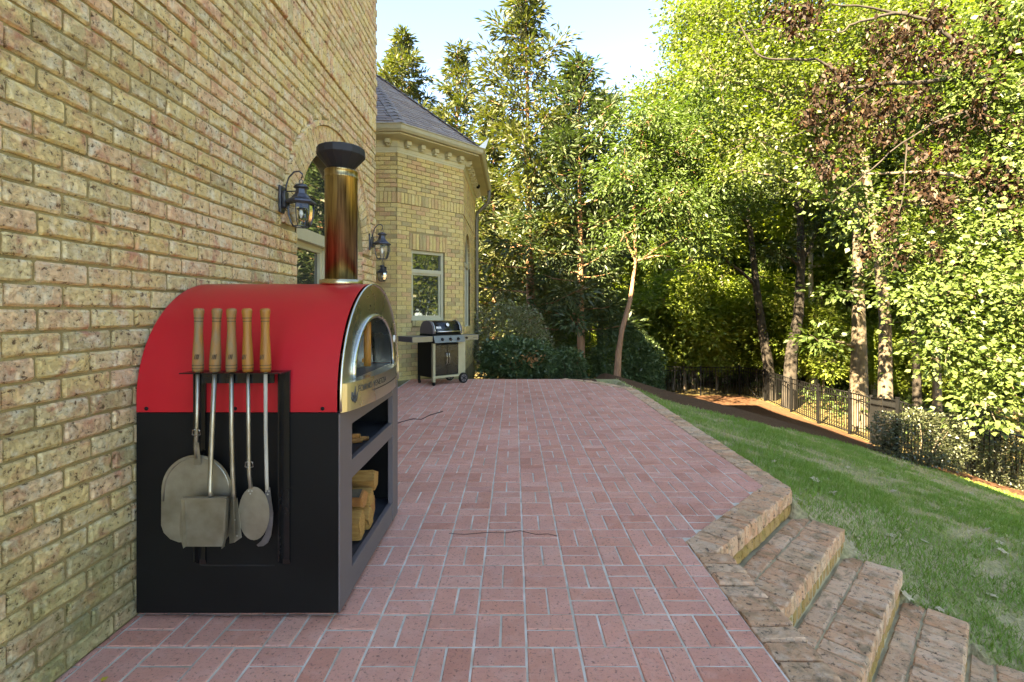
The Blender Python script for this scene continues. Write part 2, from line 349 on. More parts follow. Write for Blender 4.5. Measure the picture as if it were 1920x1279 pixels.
# ------------------------------------------------------------------ terrain
XE, XS = 2.03, 1.15                                # patio outer edges
def terrain(x, y):
    x = np.asarray(x, float); y = np.asarray(y, float)
    plane = -0.06 - 0.28 * np.clip(x - XE, 0, 40) * (1 - .35 * sstep(9, 30, x))
    left = -0.05 - 0.13 * np.clip(y - 9.7, 0, 12)
    far = np.full_like(x, -2.05) - 0.03 * np.clip(y - 22, 0, 40)
    base = np.where(x < XE, left, plane)
    base = base + (far - base) * sstep(10.5, 18.5, y)
    d = (x - y + 1.525)
    st = np.maximum(-0.14 - 0.40 * np.clip(d, 0, 9), -0.95)
    w = sstep(-.2, .3, d) * (1 - sstep(2.4, 5.5, x))
    base = base + (np.minimum(base, st) - base) * w
    base = base - 0.40 * ((x + y < 5.50) & (d > -0.3) & (x > XS - .2) & (x - y < 1.2))
    inside = (y < 9.45) & (x < XE - .1) & ((x < XS - .1) | (d < -.14))
    base = np.where(inside, -0.22, base)
    return base + 0.02 * np.sin(x * 1.7 + 2.1 * np.sin(y * .9)) * (~inside) * sstep(2.2, 3.2, x)
def tz(x, y): return float(terrain(x, y))
def cast(px, py, y0=1.0, y1=80.0):
    a, b = (px - CX) / F, (py - CY) / F; Y = y0
    while Y < y1:
        if H - b * Y < tz(a * Y, Y): break
        Y += 0.02
    return Vector((a * Y, Y, tz(a * Y, Y)))

lawn_px = [(1150, 708), (1203, 734), (1250, 752), (1330, 772), (1400, 790), (1480, 806), (1560, 826), (1660, 852), (1720, 870), (1800, 896), (1920, 935)]
lawn_edge = [cast(*p) for p in lawn_px]
lawn_edge = [Vector((1.5, 11.0, 0))] + lawn_edge + [Vector((lawn_edge[-1].x + 4, lawn_edge[-1].y - 2.5, 0)), Vector((22, -12, 0))]
fence_px = [(1240, 741), (1312, 743), (1384, 745), (1425, 750), (1474, 767), (1528, 790), (1594, 812), (1637, 828), (1659, 847)]
def in_poly(x, y, poly):
    c = np.zeros(x.shape, bool); n = len(poly)
    for i in range(n):
        x0, y0 = poly[i]; x1, y1 = poly[(i + 1) % n]
        cond = ((y0 > y) != (y1 > y)); xi = (x1 - x0) * (y - y0) / ((y1 - y0) if y1 != y0 else 1e-9) + x0
        c ^= cond & (x < xi)
    return c
lawn_poly = [(1.0, -12), (1.0, 8.0), (1.6, 9.3)] + [(p.x, p.y) for p in lawn_edge]
FP = [Vector((1.9, 20.6, 0)), Vector((3.9, 20.4, 0))] + [Vector((x, y, 0)) for x, y in
      ((5.85, 19.6), (7.45, 19.6), (8.95, 19.5), (9.3, 18.2), (9.25, 16.4), (9.05, 14.6), (8.95, 13.1), (8.8, 12.1), (8.2, 10.9), (7.62, 9.75), (9.0, 10.35), (10.2, 10.9), (11.7, 10.85), (13.4, 10.8))]
mulch_poly = [(-14, 9.3), (1.0, 9.3), (1.0, 8.0), (1.6, 9.3)] + [(p.x, p.y) for p in lawn_edge[:-1]] + [(20, 6)] + [(p.x, p.y) for p in FP[::-1]] + [(-14, 20.6)]

def axis(a, b, step, far, g=1.22):
    v = list(np.arange(a, b + 1e-6, step)); s = step; lo = [a]; hi = [v[-1]]
    while hi[-1] < far: s *= g; hi.append(hi[-1] + s)
    s = step
    while lo[-1] > -far: s *= g; lo.append(lo[-1] - s)
    return np.array(lo[::-1][:-1] + v + hi[1:])
gx = axis(-2.0, 14.0, .1, 500); gy = axis(-1.0, 22.0, .1, 500)
GX, GY = np.meshgrid(gx, gy); GZ = terrain(GX, GY); nx, ny = len(gx), len(gy)
I = (np.arange(ny - 1)[:, None] * nx + np.arange(nx - 1)[None, :])
cxm = (GX[:-1, :-1] + GX[1:, 1:]) / 2; cym = (GY[:-1, :-1] + GY[1:, 1:]) / 2
m_lawn = in_poly(cxm, cym, lawn_poly); m_mul = in_poly(cxm, cym, mulch_poly) & ~m_lawn
V = np.stack([GX, GY, GZ], -1).reshape(-1, 3)
for nm, msk, mt in (('lawn', m_lawn, M_lawn), ('mulch_bed', m_mul, M_mulch), ('ground', ~m_lawn & ~m_mul, M_litter)):
    i = I[msk]; f = np.stack([i, i + 1, i + nx + 1, i + nx], -1)
    u, inv = np.unique(f.ravel(), return_inverse=True)
    o = link(nm, mesh_np(nm, V[u], inv.ravel(), 4, mt, smooth=True)); tag(o, kind='structure')
    if nm == 'mulch_bed': tag(o, label='pine straw mulch bed between the lawn and the fence')
    if nm == 'lawn': tag(o, label='patchy sloping lawn beside the brick patio')
    if nm == 'ground': tag(o, label='leaf littered woodland floor beyond the fence')

# grass blades
def blade_mesh(name, p, h, w, mat, rnd):
    n = len(p); az = rng.uniform(0, 2 * np.pi, n); lean = rng.normal(0, .45, (n, 2)) * h[:, None]
    wv = np.stack([np.cos(az), np.sin(az), np.zeros(n)], -1) * w[:, None] / 2
    tip = p + np.concatenate([lean, h[:, None]], 1)
    v = np.stack([p - wv, p + wv, tip], 1).reshape(-1, 3)
    return mesh_np(name, v, np.arange(3 * n), 3, mat, rnd)
def vnoise(x, y, s, seed):
    r = np.random.default_rng(seed); a = r.uniform(0, 6.28, 10); k = r.normal(0, 1, (10, 2)) * s; o = np.zeros_like(x)
    for i in range(10): o += np.sin(k[i, 0] * x + k[i, 1] * y + a[i])
    return o / 10 + .5
n = 900000
gxx = rng.uniform(1.15, 11.5, n); gyy = rng.uniform(0.8, 16, n)
dist = np.hypot(gxx, gyy); keep = rng.uniform(0, 1, n) < np.clip((4.2 / dist) ** 1.5, 0, 1)
keep &= in_poly(gxx, gyy, lawn_poly) & ~((gxx < XE + .02) & (gyy > 3.55)) & ~((gxx + gyy < 5.545) & (gxx - gyy + 1.525 > -.08) & (gxx - gyy < .75)) & (gxx - gyy + 1.525 > -8)
keep &= ~((gxx < XE + .02) & (gxx - gyy + 1.525 < .03))
pn = (vnoise(gxx, gyy, 2.6, 3) - .5) * 1.0 + (vnoise(gxx, gyy, 9, 4) - .5) * .9 + (vnoise(gxx, gyy, 24, 5) - .5) * .6 + .47
keep &= rng.uniform(0, 1, n) < np.clip((.66 - pn) * 5 + .4, .3, 1)
gxx, gyy, pn, dist = gxx[keep], gyy[keep], pn[keep], dist[keep]
gz = terrain(gxx, gyy); far = np.clip(dist / 5, 1, 3)
hh = rng.uniform(.02, .065, len(gxx)) * (1.2 - .6 * np.clip(pn, 0, 1)); ww = rng.uniform(.004, .0085, len(gxx)) * far
rn = np.clip((pn - .28) * 1.5 + rng.normal(0, .22, len(gxx)), 0, 1)
o = link('grass', blade_mesh('grass', np.stack([gxx, gyy, gz - .004], -1), hh, ww, LF_grass, rn)); tag(o, 'short patchy green grass of the sloping lawn', 'grass', kind='stuff')

# ------------------------------------------------------------------ patio
def clip_half(poly, a, b, c):
    """keep a*x+b*y<=c"""
    out = []; n = len(poly)
    for i in range(n):
        p, q = poly[i], poly[(i + 1) % n]; dp = a * p[0] + b * p[1] - c; dq = a * q[0] + b * q[1] - c
        if dp <= 0: out.append(p)
        if (dp < 0 < dq) or (dq < 0 < dp):
            t = dp / (dp - dq); out.append((p[0] + t * (q[0] - p[0]), p[1] + t * (q[1] - p[1])))
    return out
def area(p):
    return abs(sum(p[i][0] * p[(i + 1) % len(p)][1] - p[(i + 1) % len(p)][0] * p[i][1] for i in range(len(p)))) / 2 if len(p) > 2 else 0
XW = -1.595
YF = 9.45
patio_outer = [(XW - .02, -3), (XS, -3), (XS, XS + 1.525), (XE, XE + 1.525), (XE, 8.25), (1.35, 9.2), (0.95, YF), (-1.95, YF), (-1.95, 5.5), (XW - .02, 5.5)]
IB = .19
def pat_poly(e): return [(XW - .02, -3), (XS - e, -3), (XS - e, XS - e + 1.525 + 1.414 * e), (XE - e, XE - e + 1.525 + 1.414 * e), (XE - e, 8.25 - .3 * e), (1.35 - .8 * e, 9.2 - .6 * e), (.95 - .6 * e, YF - .4 * e), (-1.98, YF - .4 * e), (-1.98, 5.6), (XW - .02, 5.6)]
slab = MB(); slab.prism([(x, y, -.9) for x, y in pat_poly(IB - .004)], (0, 0, .9 - .0035))
patio = slab.build('patio', M_mortar_pav); tag(patio, 'red brick basketweave patio with pale mortar joints', kind='structure')
B = .2032; J = .0085
def paver_prism(poly, ztop, bev=.004):
    """chamfered flat brick outline polygon (2-D) -> verts / faces about its centre"""
    cx = sum(p[0] for p in poly) / len(poly); cy = sum(p[1] for p in poly) / len(poly); n = len(poly)
    def inset(p, d):
        v = Vector((cx - p[0], cy - p[1])); l = v.length; return (p[0] + v.x / l * d, p[1] + v.y / l * d)
    lo = [(p[0], p[1], ztop - .05) for p in poly]; md = [(p[0], p[1], ztop - bev * .8) for p in poly]; tp = [(*inset(p, bev * 1.4), ztop) for p in poly]
    vs = lo + md + tp; fs = [[2 * n + i for i in range(n)]]
    for i in range(n):
        j = (i + 1) % n; fs += [[i, j, n + j, n + i], [n + i, n + j, 2 * n + j, 2 * n + i]]
    return vs, fs, (cx, cy)
def ccw(p): 
    s = sum(p[i][0] * p[(i + 1) % len(p)][1] - p[(i + 1) % len(p)][0] * p[i][1] for i in range(len(p))); return p if s > 0 else p[::-1]
IB = .19
pav = []
for i in range(-12, 12):
    for j in range(-16, 40):
        x0 = .047 + i * B; y0 = 1.8874 + j * B
        if y0 < -1.2 or y0 > YF: continue
        for k in (0, 1):
            if (i + j) % 2 == 0: r = (x0 + J / 2, x0 + B - J / 2, y0 + k * B / 2 + J / 2, y0 + (k + 1) * B / 2 - J / 2)
            else: r = (x0 + k * B / 2 + J / 2, x0 + (k + 1) * B / 2 - J / 2, y0 + J / 2, y0 + B - J / 2)
            jt = lambda: random.uniform(-.0014, .0014)
            poly = [(r[0] + jt(), r[2] + jt()), (r[1] + jt(), r[2] + jt()), (r[1] + jt(), r[3] + jt()), (r[0] + jt(), r[3] + jt())]
            poly = clip_half(poly, -1, 0, 1.604 if r[2] < 5.5 else 1.95)
            poly = clip_half(poly, 1, 0, XE - IB) if len(poly) > 2 else poly
            poly = clip_half(poly, 0, 1, YF - .1) if len(poly) > 2 else poly
            poly = clip_half(poly, .95, .68, .95 * XE + .68 * 8.25 - IB * 1.17) if len(poly) > 2 else poly
            if len(poly) < 3: continue
            A1 = clip_half(poly, 1, 0, XS - IB); A2 = clip_half(poly, 1, -1, -1.525 - IB * 1.414)
            poly = A1 if area(A1) >= area(A2) else A2
            if len(poly) < 3 or area(poly) < .0012: continue
            pav.append(ccw(poly))
def proj_area(poly, z=0):
    pts = []
    for x, y in poly:
        if y < .75: return -1
        u, v = CX + F * x / y, CY + (H - z) * F / y; pts.append((u, v))
    cu = sum(p[0] for p in pts) / len(pts); cv = sum(p[1] for p in pts) / len(pts)
    if not (-20 < cu < 1940 and cv < 1300): return -1
    if cu < 640 and 200 < cu and 1130 > cv > 700 and sum(p[1] for p in poly) / len(poly) > 2.1: return -1   # hidden by the oven
    if XW < sum(p[0] for p in poly) / len(poly) < -.72 and 2.05 < sum(p[1] for p in poly) / len(poly) < 3.1: return -1
    return area(pts)
order = sorted(pav, key=lambda p: -proj_area(p))
rest = MB()
for q, poly in enumerate(order):
    vs, fs, c = paver_prism(poly, random.uniform(-.0014, .0014))
    if q < 296:
        o = MB(); o.add([(v[0] - c[0], v[1] - c[1], v[2]) for v in vs], fs); ob = o.build('paver', M_pav_o, patio); ob.location = (c[0], c[1], 0)
    else:
        rest.cur = random.random(); rest.add(vs, fs)
o = rest.build('paver_field', M_pav_a, patio); o['kind'] = 'stuff'

bed = MB(); bed.prism([(x, y, -.95) for x, y in pat_poly(.035)], (0, 0, .95 - .014)); bed.build('border_bed', M_mortar_step, patio)
fw = MB(); fw.prism([(x, y, -.09) for x, y in ((.966, 2.622), (1.068, 2.622), (1.0, 2.715), (.968, 2.745))], (0, 0, .095)); fw.build('border_brick', M_border, patio)
# patio border of weathered bricks
def rnd_brick(lx, ly, lz, bev, seed, jit=.003):
    """brick about its centre with chamfered worn edges"""
    r = random.Random(seed); b = MB(); b.box(-lx / 2, lx / 2, -ly / 2, ly / 2, -lz / 2, lz / 2, bev)
    b.v = [(x + r.uniform(-jit, jit), y + r.uniform(-jit, jit), z + r.uniform(-jit, jit)) for x, y, z in b.v]; return b
def run_bricks(p0, p1, inward, width, pitch, h, name, mat, parent, ztop, jit=.003, seed=0):
    p0, p1 = Vector(p0), Vector(p1); d = p1 - p0; L = d.length; d.normalize(); nn = max(1, round(L / pitch)); pt = L / nn
    meshes = [rnd_brick(pt - .009, width - .006, h, .008, seed * 10 + k, jit).mesh(name, mat) for k in range(5)]
    ang = math.atan2(d.y, d.x)
    for k in range(nn):
        c = p0 + d * (k + .5) * pt + Vector(inward) * width / 2
        o = link(name, random.choice(meshes), parent)
        o.location = (c.x, c.y, ztop - h / 2 + random.uniform(-.003, .003)); o.rotation_euler = (random.uniform(-.01, .01), random.uniform(-.01, .01), ang + math.pi * random.randint(0, 1) + random.uniform(-.012, .012))
s2 = math.sqrt(.5)
run_bricks((XS, .5), (XS, XS + 1.525 - .06), (-1, 0), IB, .1, .1, 'border_brick', M_border, patio, .006, .005, 1)
run_bricks((XS - .07, XS + 1.455), (XE - .02, XE + 1.505), (-s2, s2), IB, .098, .1, 'border_brick', M_border, patio, .006, .005, 2)
run_bricks((XE, XE + 1.525 + .03), (XE, 8.22), (-1, 0), IB, .1, .1, 'border_brick', M_border, patio, .004, .005, 3)
run_bricks((XE - .02, 8.29), (1.37, 9.22), (-.81, -.58), IB, .1, .1, 'border_brick', M_border, patio, .004, .004, 4)
run_bricks((1.3, 9.25), (.97, YF), (-.5, -.86), .15, .1, .1, 'border_brick', M_border, patio, .003, .004, 5)

# ------------------------------------------------------------------ steps
TR, RS = .311, .18
steps = thing('brick_steps', (2.0, 2.6, -.72), 'four weathered brick garden steps going down from the patio to the lawn', 'steps')
def pq(p, q, z): return Vector(((q + p) * s2 + (-1.525) / 2, (q - p) * s2 + 1.525 / 2, z))
QE = (XE + XE + 1.525) * s2
core = MB()
for n in range(0, 5):
    zt = -RS * n - .012; p1 = TR * n - .012; q0 = 1.4
    if n == 0: continue
    core.prism([pq(TR * (n - 1) - .15, q0, -1.3), pq(p1, q0, -1.3), pq(p1, QE - .01, -1.3), pq(TR * (n - 1) - .15, QE - .01, -1.3)], (0, 0, 1.3 + zt))
core.build('step_core', M_mortar_step, steps)
def step_row(p0, p1, z0, z1, pitch, nm, mat, seed, skipx):
    L = QE - 1.5; nn = round(L / pitch); ms = [rnd_brick(pitch - .009, p1 - p0 - .006, z1 - z0, .008, seed * 7 + k, .004).mesh(nm, mat) for k in range(5)]
    for k in range(nn):
        q = QE - (k + .5) * pitch; c = pq((p0 + p1) / 2, q, (z0 + z1) / 2)
        if c.x < skipx or c.y < .6: continue
        o = link(nm, random.choice(ms), steps); o.location = c + Vector((0, 0, random.uniform(-.003, .003))); o.rotation_euler = (random.uniform(-.01, .01), random.uniform(-.01, .01), R(45) + math.pi * random.randint(0, 1) + random.uniform(-.012, .012))
        o.matrix_parent_inverse = Matrix.Translation(-LOC[steps.name])
for n in range(0, 5):
    zt = -RS * n
    if n > 0:
        step_row(TR * n - .2, TR * n, zt - .092, zt, .098, 'tread_brick', M_border, n, XS - .02)
        step_row(TR * (n - 1) + .0, TR * n - .205, zt - .07, zt - .002, .2, 'back_tread_brick', M_border, n + 20, XS - .02)
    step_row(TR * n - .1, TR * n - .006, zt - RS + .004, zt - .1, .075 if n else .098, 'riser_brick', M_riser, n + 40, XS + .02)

# ------------------------------------------------------------------ house
house = thing('brick_house', (XW - 4, 2, -.2), 'tan brick house with arched window and an octagonal bay with grey shingle roof', 'house')
BL, BC = .2095, .0808
MJ = .0105
WY0, WY1, WSZ, WSP = 3.62, 5.20, .55, 1.90        # main window opening
WYC, WRR = (WY0 + WY1) / 2, (WY1 - WY0) / 2
YE = 5.66; ZTOP = 9.3; XM = XW - .012            # mortar plane; brick faces at XW
def arch_pts(yc, r, zs, n=20): return [(yc - r * math.cos(math.pi * k / n), zs + r * math.sin(math.pi * k / n)) for k in range(n + 1)]
mw = MB()
def wq(y0, z0, y1, z1): mw.add([(XM, y0, z0), (XM, y1, z0), (XM, y1, z1), (XM, y0, z1)], [(0, 1, 2, 3)])
wq(-16, -.3, WY0, ZTOP); wq(WY1, -.3, YE - .012, ZTOP); wq(WY0, -.3, WY1, WSZ)
ap = arch_pts(WYC, WRR, WSP)
for (a, b) in zip(ap[:-1], ap[1:]): mw.add([(XM, a[0], a[1]), (XM, b[0], b[1]), (XM, b[0], ZTOP), (XM, a[0], ZTOP)], [(0, 1, 2, 3)])
out = [(WY0, WSZ)] + ap + [(WY1, WSZ)]
for (a, b) in zip(out, out[1:] + out[:1]): mw.add([(XM, a[0], a[1]), (XM - .13, a[0], a[1]), (XM - .13, b[0], b[1]), (XM, b[0], b[1])], [(0, 1, 2, 3)])
mw.add([(XM, YE - .012, -.3), (-12, YE - .012, -.3), (-12, YE - .012, ZTOP), (XM, YE - .012, ZTOP)], [(0, 1, 2, 3)])
mw.add([(XM, -16, -.3), (-12, -16, -.3), (-12, -16, ZTOP), (XM, -16, ZTOP)], [(0, 3, 2, 1)])
mw.add([(-12, -16, -.3), (-12, YE, -.3), (-12, YE, ZTOP), (-12, -16, ZTOP)], [(0, 3, 2, 1)])
mw.build('wall', M_mortar_wall, house)
# unseen roofs and rear wing, heights chosen to shade the patio and lawn
rf = MB(); e = .35
rf.add([(XW + e, -16 - e, ZTOP), (XW + e, YE + e, ZTOP), (-12 - e, YE + e, ZTOP), (-12 - e, -16 - e, ZTOP), (-6.8, -10.8, ZTOP + 3.6), (-6.8, .6, ZTOP + 3.6)], [(0, 1, 5, 4), (1, 2, 5), (2, 3, 4, 5), (3, 0, 4), (0, 3, 2, 1)])
rf.box(-12, -2.8, YE + .01, 9.0, -.3, 8.3); rf.add([(-2.75, YE, 8.3), (-2.75, 9.0, 8.3), (-12, 9.0, 8.3), (-12, YE, 8.3), (-7, YE, 10.4), (-7, 9.0, 10.4)], [(0, 1, 5, 4), (1, 2, 5), (2, 3, 4, 5), (0, 3, 2, 1)])
rf.build('roof', M_shingle, house)

# brick pieces of the main wall
bricks = []                                        # (y0,y1,z0,z1,xf)
BELT = 3.335
nc = int(math.floor(BELT / BC)); cz = BELT / nc
def opening_half(zm):                              # clipped half width of opening + ring at a height
    if zm < WSZ: return 0
    if zm < WSP: return WRR
    dz = zm - WSP; rr = WRR + .215 + .035
    return math.sqrt(max(0, rr * rr - dz * dz)) if dz < rr else 0
def add_course(z0, z1, off, xf):
    zm = (z0 + z1) / 2; oh = opening_half(zm); k = -13
    while True:
        y0 = off + k * BL; y1 = y0 + BL - MJ; k += 1
        if y0 > YE: break
        y1c = min(y1, YE)
        if y1c - y0 < .03: continue
        segs = [(y0, y1c)]
        if oh > 0:
            a, b = WYC - oh, WYC + oh; s2_ = []
            if y0 < a: s2_.append((y0, min(y1c, a - (.004 if zm > WSP else 0))))
            if y1c > b: s2_.append((max(y0, b + (.004 if zm > WSP else 0)), y1c))
            segs = s2_
        for (p, q) in segs:
            if q - p > .025: bricks.append((p, q, z0, z1, xf))
for r_ in range(nc):
    add_course(r_ * cz + MJ / 2, (r_ + 1) * cz - MJ / 2, (.0 if r_ % 2 else BL / 2) + random.uniform(-.01, .01) - .03, XW)
y = -1.0
while y < YE - .03:                                # soldier band
    bricks.append((y, min(y + .0675, YE), BELT + .004, BELT + .205, XW + .016)); y += .078
z = BELT + .215; r_ = 0
while z < ZTOP - .1:
    add_course(z, z + BC - MJ, (.0 if r_ % 2 else BL / 2) - .02, XW + .016); z += BC; r_ += 1
def bproj(b):
    y0, y1, z0, z1, xf = b
    if y0 < 1.0: return -1
    pts = [(CX + F * xf / yy, CY + (H - zz) * F / yy) for yy, zz in ((y0, z0), (y1, z0), (y1, z1), (y0, z1))]
    cu = sum(p[0] for p in pts) / 4; cv = sum(p[1] for p in pts) / 4
    if cu < -25 or cv < -10 or cv > 1290: return -1
    if cu > 262 and cv > 620: return -1
    if cu > 300 and cv > 560: return -1
    return area(pts)
bricks.sort(key=lambda b: -bproj(b))
def brick_face(b, seed):
    """worn brick: slightly pillowed front with chipped edges, centred on the front plane"""
    y0, y1, z0, z1, xf = b; r = random.Random(seed); ny_, nz_ = 4, 2
    ly, lz = y1 - y0, z1 - z0; vs = []; fs = []
    ys = [-ly / 2, -ly / 2 + .008, -ly / 6, ly / 6, ly / 2 - .008, ly / 2]; zs = [-lz / 2, -lz / 2 + .008, lz / 2 - .008, lz / 2]
    for zi, zz in enumerate(zs):
        for yi, yy in enumerate(ys):
            edge = (yi in (0, 5)) + (zi in (0, 3)); x = -.0075 * (edge > 0) - .006 * (edge > 1) + r.uniform(-.0025, .002)
            if edge > 1 and r.random() < .4: x -= .006
            vs.append((x, yy * (1 - (.012 if edge > 1 else 0)) + r.uniform(-.002, .002), zz + r.uniform(-.0018, .0018)))
    for zi in range(3):
        for yi in range(5): a = zi * 6 + yi; fs.append((a, a + 1, a + 7, a + 6))
    rim = [i for i in range(6)] + [6 + 5, 12 + 5] + [18 + i for i in range(5, -1, -1)] + [12, 6]
    bb = len(vs)
    for i in rim: vs.append((-.05, vs[i][1], vs[i][2]))
    for k in range(len(rim)): k2 = (k + 1) % len(rim); fs.append((rim[k], bb + k, bb + k2, rim[k2]))
    return vs, fs
var = {}
mrest = MB()
for q, b in enumerate(bricks):
    y0, y1, z0, z1, xf = b
    c = Vector((xf, (y0 + y1) / 2, (z0 + z1) / 2))
    if q < 298:
        key = (round(y1 - y0, 3), round(z1 - z0, 3), random.randrange(8))
        if key not in var:
            vs, fs = brick_face(b, int(key[0] * 1000 + key[1] * 10000 + key[2] * 77)); mm_ = MB(); mm_.add(vs, fs); var[key] = mm_.mesh('brick', M_wallbrick_o)
        o = link('brick', var[key], house); o.location = c
    elif bproj(b) > 90:
        vs, fs = brick_face(b, q); mrest.cur = random.random(); mrest.add([(v[0] + c.x, v[1] + c.y, v[2] + c.z) for v in vs], fs)
    else:
        mrest.cur = random.random(); mrest.box(xf - .05, xf, y0, y1, z0, z1)
# arch ring
nr = 36
for k in range(nr):
    a0, a1 = math.pi * (k + .06) / nr, math.pi * (k + .94) / nr
    for (r0, r1, xo) in ((WRR + .002, WRR + .2, .002), (WRR + .207, WRR + .245, .02)):
        pl = [(XW + xo, WYC - r0 * math.cos(a0), WSP + r0 * math.sin(a0)), (XW + xo, WYC - r1 * math.cos(a0), WSP + r1 * math.sin(a0)), (XW + xo, WYC - r1 * math.cos(a1), WSP + r1 * math.sin(a1)), (XW + xo, WYC - r0 * math.cos(a1), WSP + r0 * math.sin(a1))]
        mrest.cur = random.random(); mrest.prism(pl, (-.06, 0, 0))
# reveal bricks of the window jambs
zz = WSZ; k = 0
while zz < WSP - .02:
    for yj in (WY0, WY1):
        sg = 1 if yj == WY0 else -1
        mrest.cur = random.random(); w_ = .11 if k % 2 else .095
        mrest.box(XW - w_ - .012, XW - .012, yj - .02 * sg, yj + .006 * sg, zz + .005, zz + BC - .005)
    zz += BC; k += 1
o = mrest.build('brick_courses', M_wallbrick_a, house); o['kind'] = 'stuff'
# corner return of the main wall
ret = MB(); r_ = 0; z = .003
while z < ZTOP - .1:
    x = XW - .004 - (.1 if r_ % 2 else .2); 
    while x > -2.8: ret.cur = random.random(); ret.box(x - BL + MJ, x, YE - .05, YE, z, z + BC - MJ); x -= BL
    z += BC; r_ += 1
o = ret.build('return_brick_courses', M_wallbrick_a, house); o['kind'] = 'stuff'
# main window
def arch_frame(mb, x, d, yc, r0, r1, zs, n=20):
    a, b = arch_pts(yc, r0, zs, n), arch_pts(yc, r1, zs, n)
    for k in range(n): mb.prism([(x, a[k][0], a[k][1]), (x, b[k][0], b[k][1]), (x, b[k + 1][0], b[k + 1][1]), (x, a[k + 1][0], a[k + 1][1])], (-d, 0, 0))
win = MB(); xf = XM - .085
for (a, b) in ((WY0, WY0 + .06), (WY1 - .06, WY1), (WYC - .05, WYC + .05)): win.box(xf - .05, xf, a, b, WSZ + .05, WSP - .05)
for (a, b) in ((WY0 + .075, WYC - .06), (WYC + .06, WY1 - .075)):          # inner sash rails
    win.box(xf - .06, xf - .014, a - .012, a + .035, WSZ + .1, WSP - .09); win.box(xf - .06, xf - .014, b - .035, b + .012, WSZ + .1, WSP - .09)
    win.box(xf - .06, xf - .016, a, b, WSP - .10, WSP - .05)
win.box(xf - .05, xf + .04, WY0 + .001, WY1 - .001, WSP - .05, WSP + .045); win.box(xf - .05, xf + .06, WY0 + .001, WY1 - .001, WSZ, WSZ + .05)
arch_frame(win, xf, .05, WYC, WRR - .055, WRR - .001, WSP + .046)
wo_ = win.build('window', M_frame, house)
gl = MB(); gp = [(xf - .04, WY0 + .03, WSZ + .03)] + [(xf - .04, a, b) for a, b in arch_pts(WYC, WRR - .03, WSP)] + [(xf - .04, WY1 - .03, WSZ + .03)]
gl.prism(gp, (-.006, 0, 0)); gl.build('pane', M_glass, wo_)

# ---- octagonal bay
OC = [Vector(p) for p in ((-5.16, 9.06), (-2.16, 9.06), (-1.06, 10.16), (-1.06, 13.2), (-2.16, 14.3), (-5.16, 14.3))]
def offs(d):
    """offset the open corner chain outwards by d"""
    res = []; n = len(OC)
    for i in range(n):
        t0 = (OC[i] - OC[i - 1]).normalized() if i > 0 else (OC[1] - OC[0]).normalized(); t1 = (OC[i + 1] - OC[i]).normalized() if i < n - 1 else t0
        n0 = Vector((t0.y, -t0.x)); n1 = Vector((t1.y, -t1.x)); b = (n0 + n1).normalized(); res.append(OC[i] + b * d / max(.3, b.dot(n0)))
    return res
def sweep(mb, prof, i0=0, i1=None):
    i1 = i1 or len(OC) - 1; rings = [[(*p, z) for p in offs(d)] for d, z in prof]
    for i in range(i0, i1):
        for k in range(len(prof) - 1):
            mb.add([rings[k][i], rings[k][i + 1], rings[k + 1][i + 1], rings[k + 1][i]], [(0, 1, 2, 3)])
ZC = 4.22
bw = MB(); wp = [(-.012, -.6), (-.012, ZC + .2)]; sweep(bw, wp, 0, 1); sweep(bw, wp, 3, 5)
bb_ = MB()
